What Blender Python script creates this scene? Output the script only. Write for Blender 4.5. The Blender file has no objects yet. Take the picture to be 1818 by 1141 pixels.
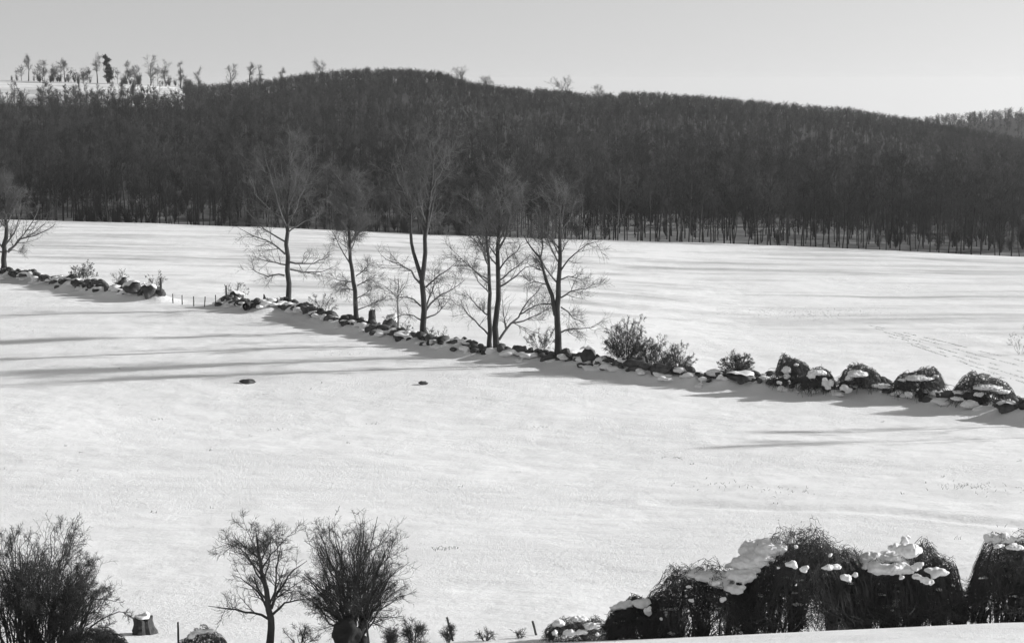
import bpy, math, random
import numpy as np
from mathutils import noise as mnoise, Vector

SC = bpy.context.scene
COL = SC.collection
R = math.radians

# ------------------------------------------------------------------ camera
F, CX, CY = 3392.0, 909.0, 570.5          # focal length and centre in photograph pixels
PITCH = math.atan(420.0 / F)
CAMZ = 30.0
cam = bpy.data.cameras.new("camera"); camo = bpy.data.objects.new("camera", cam); COL.objects.link(camo)
camo.location = (0, 0, CAMZ); camo.rotation_euler = (math.pi / 2 - PITCH, 0, 0)
cam.sensor_width = 36.0; cam.lens = 36.0 * F / 1818.0
cam.clip_start = 0.5; cam.clip_end = 20000
SC.camera = camo

# ------------------------------------------------------------------ light
SUN_EL, SUN_AZ = R(19), R(16)              # low winter sun on the right, a little behind the trees
EXPOSURE, SKY_S, SUN_S = 0.76, 0.135, 3.55
w = bpy.data.worlds.new("World"); SC.world = w; w.use_nodes = True
nt = w.node_tree; nt.nodes.clear()
sky = nt.nodes.new("ShaderNodeTexSky"); sky.sky_type = 'NISHITA'; sky.sun_disc = False
sky.sun_elevation = SUN_EL; sky.sun_rotation = math.pi / 2 - SUN_AZ
sky.air_density = 1.0; sky.dust_density = 1.0; sky.ozone_density = 1.0
bw = nt.nodes.new("ShaderNodeRGBToBW")     # black-and-white film
tcw = nt.nodes.new("ShaderNodeTexCoord"); mpw = nt.nodes.new("ShaderNodeVectorMath"); mpw.operation = 'ADD'; mpw.inputs[1].default_value = (0, 0, 0.24)
nt.links.new(tcw.outputs['Generated'], mpw.inputs[0]); nt.links.new(mpw.outputs[0], sky.inputs[0])
bg = nt.nodes.new("ShaderNodeBackground"); bg.inputs[1].default_value = SKY_S
wo = nt.nodes.new("ShaderNodeOutputWorld")
nt.links.new(sky.outputs[0], bw.inputs[0]); nt.links.new(bw.outputs[0], bg.inputs[0]); nt.links.new(bg.outputs[0], wo.inputs[0])
sun = bpy.data.lights.new("sun", 'SUN'); sun.energy = SUN_S; sun.angle = R(1.2); sun.color = (1, 1, 1)
suno = bpy.data.objects.new("sun", sun); COL.objects.link(suno)
sd = Vector((math.cos(SUN_EL) * math.cos(SUN_AZ), math.cos(SUN_EL) * math.sin(SUN_AZ), math.sin(SUN_EL)))
suno.rotation_euler = sd.to_track_quat('Z', 'Y').to_euler(); suno.location = (60, 60, 80)
SC.view_settings.view_transform = 'Standard'; SC.view_settings.look = 'None'
SC.view_settings.exposure = EXPOSURE; SC.view_settings.gamma = 1.0
SC.cycles.max_bounces = 5; SC.cycles.diffuse_bounces = 3; SC.cycles.volume_bounces = 0

# ------------------------------------------------------------------ materials
def newmat(name):
    m = bpy.data.materials.new(name); m.use_nodes = True
    return m, m.node_tree, m.node_tree.nodes["Principled BSDF"]
def noisy(name, lo, hi, scale, rough=0.9, bump=0.0, bscale=None, stretch=(1, 1, 1), perinst=0.0, detail=5):
    m, t, b = newmat(name)
    tc = t.nodes.new("ShaderNodeTexCoord"); mp = t.nodes.new("ShaderNodeMapping"); mp.inputs['Scale'].default_value = stretch
    n = t.nodes.new("ShaderNodeTexNoise"); n.inputs['Scale'].default_value = scale; n.inputs['Detail'].default_value = detail
    r = t.nodes.new("ShaderNodeMapRange"); r.inputs[1].default_value = 0.3; r.inputs[2].default_value = 0.7
    r.inputs[3].default_value = lo; r.inputs[4].default_value = hi
    t.links.new(tc.outputs['Object'], mp.inputs[0]); t.links.new(mp.outputs[0], n.inputs['Vector'])
    t.links.new(n.outputs[0], r.inputs[0])
    out = r.outputs[0]
    if perinst:
        oi = t.nodes.new("ShaderNodeObjectInfo"); r2 = t.nodes.new("ShaderNodeMapRange")
        r2.inputs[3].default_value = 1 - perinst; r2.inputs[4].default_value = 1 + perinst
        mu = t.nodes.new("ShaderNodeMath"); mu.operation = 'MULTIPLY'
        t.links.new(oi.outputs['Random'], r2.inputs[0]); t.links.new(r2.outputs[0], mu.inputs[0]); t.links.new(out, mu.inputs[1])
        out = mu.outputs[0]
    t.links.new(out, b.inputs['Base Color'])
    b.inputs['Roughness'].default_value = rough; b.inputs['Specular IOR Level'].default_value = 0.2
    if bump:
        bn = t.nodes.new("ShaderNodeTexNoise"); bn.inputs['Scale'].default_value = bscale or scale * 2; bn.inputs['Detail'].default_value = 6
        bu = t.nodes.new("ShaderNodeBump"); bu.inputs['Distance'].default_value = bump
        t.links.new(mp.outputs[0], bn.inputs['Vector']); t.links.new(bn.outputs[0], bu.inputs['Height']); t.links.new(bu.outputs[0], b.inputs['Normal'])
    return m
BARK = noisy("dark_bark", 0.035, 0.07, 3.0, bump=0.02, bscale=12, stretch=(1, 1, 0.25))
TWIG = noisy("twig_bark", 0.09, 0.165, 0.8)
SHRUB = noisy("shrub_bark", 0.03, 0.06, 2.0)
MIDTWIG = noisy("midfield_twig", 0.04, 0.08, 1.0)
BRTWIG = noisy("bramble_twig", 0.045, 0.13, 1.2)
BRAMBLE = noisy("bramble_bark", 0.04, 0.10, 2.0)
PALE = noisy("pale_bark", 0.22, 0.42, 4.0, bump=0.01)
WOODS = noisy("woodland_bark", 0.026, 0.055, 0.15, perinst=0.6)
NEEDLES = noisy("conifer_needles", 0.02, 0.04, 1.0)
STONE = noisy("field_stone", 0.02, 0.13, 0.9, bump=0.05, bscale=5)
WETSTONE = noisy("dark_wet_stone", 0.015, 0.035, 2.0, bump=0.04, bscale=6)
WOODPOST = noisy("weathered_post_wood", 0.05, 0.09, 4.0, bump=0.01, stretch=(3, 3, 0.4))
GRASS = noisy("dead_grass", 0.2, 0.4, 1.0)
SNOWCAP = noisy("clinging_snow", 0.78, 0.84, 3.0, rough=0.7, bump=0.03, bscale=9)

def patchy(m, scale, lo, hi):
    t = m.node_tree; b = t.nodes["Principled BSDF"]; src = b.inputs['Base Color'].links[0].from_socket
    g = t.nodes.new("ShaderNodeNewGeometry"); n = t.nodes.new("ShaderNodeTexNoise"); n.inputs['Scale'].default_value = scale; n.inputs['Detail'].default_value = 4
    r = t.nodes.new("ShaderNodeMapRange"); r.inputs[1].default_value = 0.35; r.inputs[2].default_value = 0.65; r.inputs[3].default_value = lo; r.inputs[4].default_value = hi
    mu = t.nodes.new("ShaderNodeMath"); mu.operation = 'MULTIPLY'
    t.links.new(g.outputs['Position'], n.inputs['Vector']); t.links.new(n.outputs[0], r.inputs[0]); t.links.new(r.outputs[0], mu.inputs[0]); t.links.new(src, mu.inputs[1]); t.links.new(mu.outputs[0], b.inputs['Base Color'])
patchy(WOODS, 0.016, 0.5, 1.55)
def ground_material():
    m, t, b = newmat("snow_cover")
    N = t.nodes.new; L = t.links.new
    geo = N("ShaderNodeNewGeometry")
    # fine wind-worked grain of the snow
    n1 = N("ShaderNodeTexNoise"); n1.inputs['Scale'].default_value = 5.5; n1.inputs['Detail'].default_value = 6; n1.inputs['Roughness'].default_value = 0.75
    n2 = N("ShaderNodeTexNoise"); n2.inputs['Scale'].default_value = 0.35; n2.inputs['Detail'].default_value = 6
    L(geo.outputs['Position'], n1.inputs['Vector']); L(geo.outputs['Position'], n2.inputs['Vector'])
    b1 = N("ShaderNodeBump"); b1.inputs['Distance'].default_value = 0.05; b1.inputs['Strength'].default_value = 0.8
    np_ = N("ShaderNodeTexNoise"); np_.inputs['Scale'].default_value = 0.06; np_.inputs['Detail'].default_value = 3; L(geo.outputs['Position'], np_.inputs['Vector'])
    rp = N("ShaderNodeMapRange"); rp.inputs[1].default_value = 0.42; rp.inputs[2].default_value = 0.66; rp.inputs[3].default_value = 0.035; rp.inputs[4].default_value = 0.15; L(np_.outputs[0], rp.inputs[0]); L(rp.outputs[0], b1.inputs['Distance'])
    b2 = N("ShaderNodeBump"); b2.inputs['Distance'].default_value = 0.20
    L(n1.outputs[0], b1.inputs['Height']); L(n2.outputs[0], b2.inputs['Height']); L(b1.outputs[0], b2.inputs['Normal'])
    L(b2.outputs[0], b.inputs['Normal'])
    # straw in thin snow plus tree-shadow streaks painted into the colour, along the far field
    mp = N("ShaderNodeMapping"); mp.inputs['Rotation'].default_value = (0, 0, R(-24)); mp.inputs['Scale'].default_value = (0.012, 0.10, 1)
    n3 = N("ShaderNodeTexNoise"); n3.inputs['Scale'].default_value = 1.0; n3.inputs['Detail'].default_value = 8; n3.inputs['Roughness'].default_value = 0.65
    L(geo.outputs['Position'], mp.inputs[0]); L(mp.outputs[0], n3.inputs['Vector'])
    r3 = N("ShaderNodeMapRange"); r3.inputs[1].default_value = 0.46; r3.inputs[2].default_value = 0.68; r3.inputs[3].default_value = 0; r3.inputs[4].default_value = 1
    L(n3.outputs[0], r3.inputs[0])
    thin = N("ShaderNodeAttribute"); thin.attribute_name = "thin"  # weight of the straw and painted shadow streaks
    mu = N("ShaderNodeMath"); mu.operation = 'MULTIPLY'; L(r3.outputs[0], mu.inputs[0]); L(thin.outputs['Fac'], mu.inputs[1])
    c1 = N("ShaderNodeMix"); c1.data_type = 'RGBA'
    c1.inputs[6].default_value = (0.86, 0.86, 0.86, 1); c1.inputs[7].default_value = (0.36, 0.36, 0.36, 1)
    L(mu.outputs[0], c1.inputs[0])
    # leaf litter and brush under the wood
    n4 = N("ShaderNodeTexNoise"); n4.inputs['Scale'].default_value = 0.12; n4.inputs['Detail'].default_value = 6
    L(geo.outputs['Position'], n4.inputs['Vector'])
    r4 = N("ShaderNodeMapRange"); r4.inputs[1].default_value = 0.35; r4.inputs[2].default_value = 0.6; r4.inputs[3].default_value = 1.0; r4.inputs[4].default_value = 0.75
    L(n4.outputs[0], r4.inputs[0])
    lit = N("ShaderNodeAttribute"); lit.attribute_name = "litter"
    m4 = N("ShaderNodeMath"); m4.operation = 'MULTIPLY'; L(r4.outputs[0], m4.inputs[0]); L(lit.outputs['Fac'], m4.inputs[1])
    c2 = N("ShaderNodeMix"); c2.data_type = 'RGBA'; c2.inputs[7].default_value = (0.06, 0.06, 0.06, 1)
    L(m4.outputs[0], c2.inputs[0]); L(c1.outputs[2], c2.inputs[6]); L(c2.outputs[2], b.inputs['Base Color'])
    b.inputs['Roughness'].default_value = 0.75; b.inputs['Specular IOR Level'].default_value = 0.15
    return m

# ------------------------------------------------------------------ terrain
def ray(px, py):
    v = (CY - py) / F
    return np.array([(px - CX) / F, math.cos(PITCH) + v * math.sin(PITCH), -math.sin(PITCH) + v * math.cos(PITCH)])
def z_at(py, Y):
    d = ray(CX, py); return d[2] / d[1] * Y         # height relative to the camera
def pchip(x, y, q):
    x = np.asarray(x, float); y = np.asarray(y, float); h = np.diff(x); d = np.diff(y) / h
    m = np.zeros_like(y); m[0] = d[0]; m[-1] = d[-1]
    for i in range(1, len(x) - 1):
        if d[i - 1] * d[i] > 0:
            w1 = 2 * h[i] + h[i - 1]; w2 = h[i] + 2 * h[i - 1]
            m[i] = (w1 + w2) / (w1 / d[i - 1] + w2 / d[i])
    q = np.clip(q, x[0], x[-1]); i = np.clip(np.searchsorted(x, q) - 1, 0, len(x) - 2)
    s = (q - x[i]) / h[i]
    return ((1 + 2 * s) * (1 - s) ** 2 * y[i] + s * (1 - s) ** 2 * h[i] * m[i] + s * s * (3 - 2 * s) * y[i + 1] + s * s * (s - 1) * h[i] * m[i + 1])

NPX = [0, 450, 909, 1360, 1818]
NEAR = [  # depth, heights by column ('p' = given as photograph row)
    (30, 'p', [1245, 1235, 1205, 1165, 1148]), (42, 'p', [1190, 1180, 1147, 1125, 1102]),
    (50, 'p', [1165, 1160, 1143, 1133, 1116]), (58, 'p', [1152, 1150, 1139, 1131, 1110]),
    (80, 'z', [-20.2, -20.1, -20.0, -19.8, -19.5]), (100, 'z', [-22.2, -22.2, -22.2, -22.0, -21.8]),
    (140, 'z', [-24.3, -24.6, -24.8, -24.9, -25.0]), (180, 'z', [-25.0, -25.0, -25.1, -26.2, -26.4]),
    (250, 'z', [-25.0, -25.8, -27.2, -28.9, -29.0]), (300, 'z', [-26.5, -27.3, -29.0, -30.8, -31.0])]
EDGE_Y = [430, 418, 405, 392, 380]; EDGE_P = [389, 403, 420, 435, 456]
FPX = [0, 320, 350, 450, 520, 570, 640, 710, 770, 800, 840, 900, 990, 1050, 1150, 1300, 1500, 1620, 1818]
CREST = [2.2, -0.6, -7.0, -5.5, -2.4, -0.2, 0.9, 0.7, -0.2, -2.0, -6.0, -8.0, -9.5, -12.0, -10.6, -13.6, -18.2, -24.0, -33.0]
def row(d, left, right=None): return [left[0], left[1]] + [c - (d if right is None else d + (right - d) * k / 16) for k, c in enumerate(CREST[2:])]
SLOPE5 = [-29, -29, -29, -29, -29.5, -30, -30, -30.5, -31, -31, -31.5, -32, -32.5, -33, -33, -33.5, -34, -35, -36]
FAR = [(500, [-28] + SLOPE5[1:]), (650, [-23, -24, -24, -23, -22, -21, -21, -21, -21.5, -22, -24, -26, -27, -28, -27, -29, -31, -33, -35]),
       (835, row(7.5, [-15, -15], 1.5)), (885, row(2.6, [-1.5, -4.5], 0.5)), (930, row(0, [2.2, -0.6])), (960, row(0.4, [1.6, -1.4])), (1010, row(5, [-2, -6], 3)),
       (1150, [-40] * 13 + [-42, -44, -46, -46, -38, -36]), (1300, [-50] * 15 + [-50, -42, -29.5, -21]), (1420, [-60] * 15 + [-55, -47, -36, -30]),
       (2600, [-110] * 19), (9000, [-360] * 19)]
AG = np.linspace(-0.42, 0.42, 241)
YG = np.concatenate([np.arange(-200, 300, 1.0), np.arange(300, 1400, 3.0), np.arange(1400, 9001, 60.0)])
TAB = np.zeros((len(AG), len(YG)))
for i, a in enumerate(AG):
    px = min(max(CX + a * F, -60), 1880)
    ys = [-200, 0, 15]; zs = [3.0, -1.7, z_at(1420, 15)]
    for Y, k, vals in NEAR:
        v = [z_at(p, Y) for p in vals] if k == 'p' else vals
        ys.append(Y); zs.append(float(pchip(NPX, v, px)))
    ey = float(pchip(NPX, EDGE_Y, px)); ez = z_at(float(pchip(NPX, EDGE_P, px)), ey)
    ys += [ey, ey + 12]; zs += [ez, ez - 2.0]
    for Y, vals in FAR: ys.append(Y); zs.append(float(np.interp(px, FPX, vals)))
    TAB[i] = pchip(ys, zs, YG)
def base_h(x, y):
    x = np.asarray(x, float); y = np.asarray(y, float)
    a = np.clip(x / np.maximum(y, 30.0), AG[0], AG[-1]); fi = (a - AG[0]) / (AG[1] - AG[0])
    i = np.clip(fi.astype(int), 0, len(AG) - 2); s = fi - i
    yy = np.clip(y, YG[0], YG[-1] - 1e-6); j = np.clip(np.searchsorted(YG, yy, side='right') - 1, 0, len(YG) - 2); t = (yy - YG[j]) / (YG[j + 1] - YG[j])
    return CAMZ + (TAB[i, j] * (1 - s) * (1 - t) + TAB[i + 1, j] * s * (1 - t) + TAB[i, j + 1] * (1 - s) * t + TAB[i + 1, j + 1] * s * t)
def gp(px, py):
    """where the sight line through this pixel meets the ground"""
    d = ray(px, py); Y = np.concatenate([np.arange(44, 480, 0.25), np.arange(480, 1000, 1.0)])
    X = d[0] / d[1] * Y; Z = CAMZ + d[2] / d[1] * Y
    k = np.argmax(Z <= base_h(X, Y))
    return float(X[k]), float(Y[k])
def at(px, py, Y):
    d = ray(px, py); return np.array([d[0] / d[1] * Y, Y, CAMZ + d[2] / d[1] * Y])

WALL_L = [(-70, 491), (0, 496), (60, 502), (110, 509), (170, 523), (230, 531), (285, 534)]
WALL_R = [(403, 544), (430, 552), (470, 555), (512, 553), (560, 570), (600, 580), (634, 588), (665, 592), (700, 602), (752, 613), (800, 628), (870, 636),
          (930, 641), (990, 648), (1060, 660), (1120, 671), (1200, 682), (1290, 690), (1340, 694), (1400, 699), (1470, 705), (1540, 706),
          (1600, 711), (1680, 722), (1740, 733), (1818, 744), (1920, 758), (2080, 782)]
LINE_L = np.array([gp(*p) for p in WALL_L]); LINE_R = np.array([gp(*p) for p in WALL_R])
RUT = np.array([gp(*p) for p in [(1180, 893), (1290, 898), (1400, 902), (1520, 903), (1620, 910), (1720, 921), (1860, 938)]])
def seg_dist(x, y, line):
    best = np.full(np.shape(x), 1e9)
    for (ax, ay), (bx, by) in zip(line[:-1], line[1:]):
        dx, dy = bx - ax, by - ay; t = np.clip(((x - ax) * dx + (y - ay) * dy) / (dx * dx + dy * dy), 0, 1)
        best = np.minimum(best, np.hypot(x - ax - t * dx, y - ay - t * dy))
    return best
def fbm(x, y, s, seed, oct=2):
    return mnoise.fractal(Vector((x / s + seed, y / s - seed * 0.7, seed * 1.3)), 1.0, 2.0, oct)
def height(x, y, d=None):
    z = float(base_h(x, y))
    if y > 900 or y < 20: return z
    k = 0.25 if y < 62 else min(1.0, 0.25 + (y - 62) / 50)
    z += k * (0.30 * fbm(x, y, 34, 3.1, 2) + 0.055 * fbm(x, y, 7, 9.2, 2) + 0.012 * fbm(x, y, 1.9, 5.2, 1))
    if 85 < y < 112 and x > 5:
        r = float(seg_dist(x, y, RUT)); z -= 0.16 * math.exp(-(r / 0.8) ** 2) - 0.05 * math.exp(-((r - 1.8) / 0.9) ** 2)
    if 120 < y < 290:
        if d is None: d = min(float(seg_dist(x, y, LINE_L)), float(seg_dist(x, y, LINE_R)))
        if d < 8: z += 0.85 * math.exp(-(d / 1.7) ** 2) * (1 + 0.7 * fbm(x, y, 2.4, 12.0, 2))
    return z

# ------------------------------------------------------------------ mesh helpers
def mesh_np(name, V, Q, smooth=False):
    me = bpy.data.meshes.new(name); V = np.asarray(V, np.float32); Q = np.asarray(Q, np.int32); k = Q.shape[1]
    me.vertices.add(len(V)); me.vertices.foreach_set("co", V.ravel())
    me.loops.add(Q.size); me.loops.foreach_set("vertex_index", Q.ravel())
    me.polygons.add(len(Q)); me.polygons.foreach_set("loop_start", np.arange(0, Q.size, k, dtype=np.int32))
    me.polygons.foreach_set("loop_total", np.full(len(Q), k, np.int32))
    me.update(calc_edges=True)
    if smooth: me.polygons.foreach_set("use_smooth", np.ones(len(Q), bool))
    return me
def tag(o, label=None, cat=None, group=None, kind=None):
    if label: o["label"] = label
    if cat: o["category"] = cat
    if group: o["group"] = group
    if kind: o["kind"] = kind
    return o
def link(name, me, mat, parent=None, loc=None):
    if mat and not me.materials: me.materials.append(mat)
    o = bpy.data.objects.new(name, me); COL.objects.link(o)
    if parent: o.parent = parent
    if loc is not None: o.location = loc
    return o
def empty(name, loc, label, cat, group=None):
    o = bpy.data.objects.new(name, None); o.empty_display_size = 0.3; COL.objects.link(o); o.location = loc
    return tag(o, label, cat, group)

class Tubes:
    def __init__(s): s.V = []; s.Q = []; s.n = 0
    def add(s, P, Rr, sides=3):
        P = np.asarray(P, float); Rr = np.asarray(Rr, float)
        if P.ndim == 2: P = P[None]; Rr = Rr[None]
        N, K, _ = P.shape
        T = np.gradient(P, axis=1); T /= np.linalg.norm(T, axis=2, keepdims=True) + 1e-9
        ref = np.where(np.abs(T[:, :1, 2:3]) > 0.9, np.array([1.0, 0, 0]), np.array([0, 0, 1.0])); ref = np.broadcast_to(ref, T.shape)
        U = np.cross(T, ref); U /= np.linalg.norm(U, axis=2, keepdims=True) + 1e-9; W = np.cross(T, U)
        an = np.arange(sides) * 2 * math.pi / sides
        ring = P[:, :, None] + Rr[:, :, None, None] * (np.cos(an)[None, None, :, None] * U[:, :, None] + np.sin(an)[None, None, :, None] * W[:, :, None])
        s.V.append(ring.reshape(-1, 3))
        b = (np.arange(N) * K * sides)[:, None, None] + (np.arange(K - 1) * sides)[None, :, None]
        i = np.arange(sides)[None, None]; j = (np.arange(sides) + 1)[None, None] % sides
        q = np.stack([b + i, b + j, b + sides + j, b + sides + i], axis=-1).reshape(-1, 4)
        s.Q.append(q + s.n); s.n += N * K * sides
    def mesh(s, name, org=(0, 0, 0)): return mesh_np(name, np.concatenate(s.V) - np.asarray(org), np.concatenate(s.Q), True)

def resample(pts, K):
    pts = np.asarray(pts, float); d = np.concatenate([[0], np.cumsum(np.linalg.norm(np.diff(pts, axis=0), axis=1))]); q = np.linspace(0, d[-1], K)
    return np.stack([np.interp(q, d, pts[:, k]) for k in range(3)], 1)
def norm(v): return v / (np.linalg.norm(v, axis=-1, keepdims=True) + 1e-9)
def kids(rg, P, Rr, n, ratio, ang=(30, 60), up=0.12, wig=0.15, K=5, tmin=0.25, rr=0.55, rmin=0.006, tip=0.5, lmin=0.15, tmax=0.98, fall=0.45):
    """n side branches on every parent polyline"""
    N, Kp, _ = P.shape; M = N * n; pi = np.repeat(np.arange(N), n)
    t = rg.uniform(tmin, tmax, M); f = t * (Kp - 1); i = np.minimum(f.astype(int), Kp - 2); s = (f - i)[:, None]
    pos = P[pi, i] * (1 - s) + P[pi, i + 1] * s; T = norm(P[pi, i + 1] - P[pi, i])
    r = Rr[pi, i] * (1 - s[:, 0]) + Rr[pi, i + 1] * s[:, 0]
    L = np.linalg.norm(np.diff(P, axis=1), axis=2).sum(1)[pi] * ratio * (1 - fall * t) * rg.uniform(0.6, 1.25, M); L = np.maximum(L, lmin)
    X = rg.normal(size=(M, 3)); X = norm(X - (X * T).sum(1, keepdims=True) * T); a = np.radians(rg.uniform(*ang, M))[:, None]
    D = norm(np.cos(a) * T + np.sin(a) * X); out = [pos]; st = (L / (K - 1))[:, None]
    for k in range(K - 1):
        D = norm(D + np.array([0, 0, up]) + rg.normal(size=(M, 3)) * wig); pos = pos + D * st; out.append(pos)
    r0 = np.maximum(r * rr, rmin)
    return np.stack(out, 1), r0[:, None] * np.linspace(1, tip, K)[None]

_ico = {}
def ico(sub):
    if sub not in _ico:
        import bmesh
        bm = bmesh.new(); bmesh.ops.create_icosphere(bm, subdivisions=sub, radius=1)
        _ico[sub] = (np.array([v.co[:] for v in bm.verts]), np.array([[v.index for v in f.verts] for f in bm.faces])); bm.free()
    return _ico[sub]
def rocks(rg, centers, sizes, sub=2, cuts=9, depth=0.72):
    """angular field stones, one mesh"""
    B, Fc = ico(sub); Vs = []; Qs = []; n = 0
    for c, s in zip(centers, sizes):
        v = B.copy()
        for _ in range(cuts):
            nn = norm(rg.normal(size=3)); dd = rg.uniform(depth - 0.12, depth + 0.12); ex = np.maximum(0, v @ nn - dd); v = v - ex[:, None] * nn
        v += rg.normal(size=v.shape) * 0.02
        v = v * np.asarray(s); an = rg.uniform(0, 6.28); ca, sa = math.cos(an), math.sin(an); tl = rg.normal() * 0.2
        v = np.stack([v[:, 0] * ca - v[:, 1] * sa, v[:, 0] * sa + v[:, 1] * ca, v[:, 2] + tl * v[:, 0]], 1)
        Vs.append(v + np.asarray(c)); Qs.append(Fc + n); n += len(v)
    return np.concatenate(Vs), np.concatenate(Qs)
def lumps(rg, centers, sizes, sub=3, amp=0.16):
    """rounded snow clumps"""
    B, Fc = ico(sub); Vs = []; Qs = []; n = 0
    for c, s in zip(centers, sizes):
        o = rg.uniform(0, 50, 3); d = np.array([mnoise.fractal(Vector((b * 1.6 + o).tolist()), 1.0, 2.0, 2) for b in B])
        v = B * (1 + amp * 1.6 * d)[:, None]; v[:, 2] = np.where(v[:, 2] < -0.25, -0.25 + (v[:, 2] + 0.25) * 0.45, v[:, 2])
        Vs.append(v * np.asarray(s) + np.asarray(c)); Qs.append(Fc + n); n += len(v)
    return np.concatenate(Vs), np.concatenate(Qs)
def remesh(o, voxel, smooth=3):
    m = o.modifiers.new("remesh", 'REMESH'); m.mode = 'VOXEL'; m.voxel_size = voxel; m.use_smooth_shade = True
    s = o.modifiers.new("smooth", 'SMOOTH'); s.iterations = smooth; s.factor = 0.5

# ------------------------------------------------------------------ ground sheet
def build_ground():
    xs = np.unique(np.round(np.concatenate([np.linspace(-4500, -600, 14), np.arange(-600, -160, 22), np.arange(-160, -84, 4), np.arange(-84, 84, 0.65), np.arange(84, 160, 4), np.arange(160, 600, 22), np.linspace(600, 4500, 14)]), 3))
    ys = np.unique(np.round(np.concatenate([np.arange(-190, 28, 6), np.arange(28, 64, 0.7), np.arange(64, 262, 0.65), np.arange(262, 470, 2.2), np.arange(470, 1000, 7), np.arange(1000, 2600, 60), np.linspace(2600, 8900, 12)]), 3))
    X, Y = np.meshgrid(xs, ys); D = np.minimum(seg_dist(X, Y, LINE_L), seg_dist(X, Y, LINE_R))
    xr, yr, dr = X.ravel(), Y.ravel(), D.ravel()
    z = np.array([height(a, b, c) for a, b, c in zip(xr.tolist(), yr.tolist(), dr.tolist())])
    nx, ny = len(xs), len(ys); i, j = np.meshgrid(np.arange(nx - 1), np.arange(ny - 1)); b = (j * nx + i).ravel()
    me = mesh_np("ground", np.stack([xr, yr, z], 1), np.stack([b, b + 1, b + nx + 1, b + nx], 1), True)
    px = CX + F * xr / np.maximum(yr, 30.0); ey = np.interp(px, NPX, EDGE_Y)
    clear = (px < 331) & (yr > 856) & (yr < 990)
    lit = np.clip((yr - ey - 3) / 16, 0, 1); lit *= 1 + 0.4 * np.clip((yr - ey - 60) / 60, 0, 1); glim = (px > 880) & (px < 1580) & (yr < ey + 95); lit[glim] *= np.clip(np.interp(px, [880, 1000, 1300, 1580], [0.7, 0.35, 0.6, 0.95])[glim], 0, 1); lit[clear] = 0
    thin = np.clip((yr - 175) / 60, 0, 1) * np.clip((px + 200) / 300, 0, 1) * 0.8 + 0.12 * (yr < 175)  # straw and painted shadow streaks, strong in the far field, faint nearer
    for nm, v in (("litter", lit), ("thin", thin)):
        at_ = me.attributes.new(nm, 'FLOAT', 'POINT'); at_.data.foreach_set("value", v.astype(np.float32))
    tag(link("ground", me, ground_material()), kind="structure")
build_ground()

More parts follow.
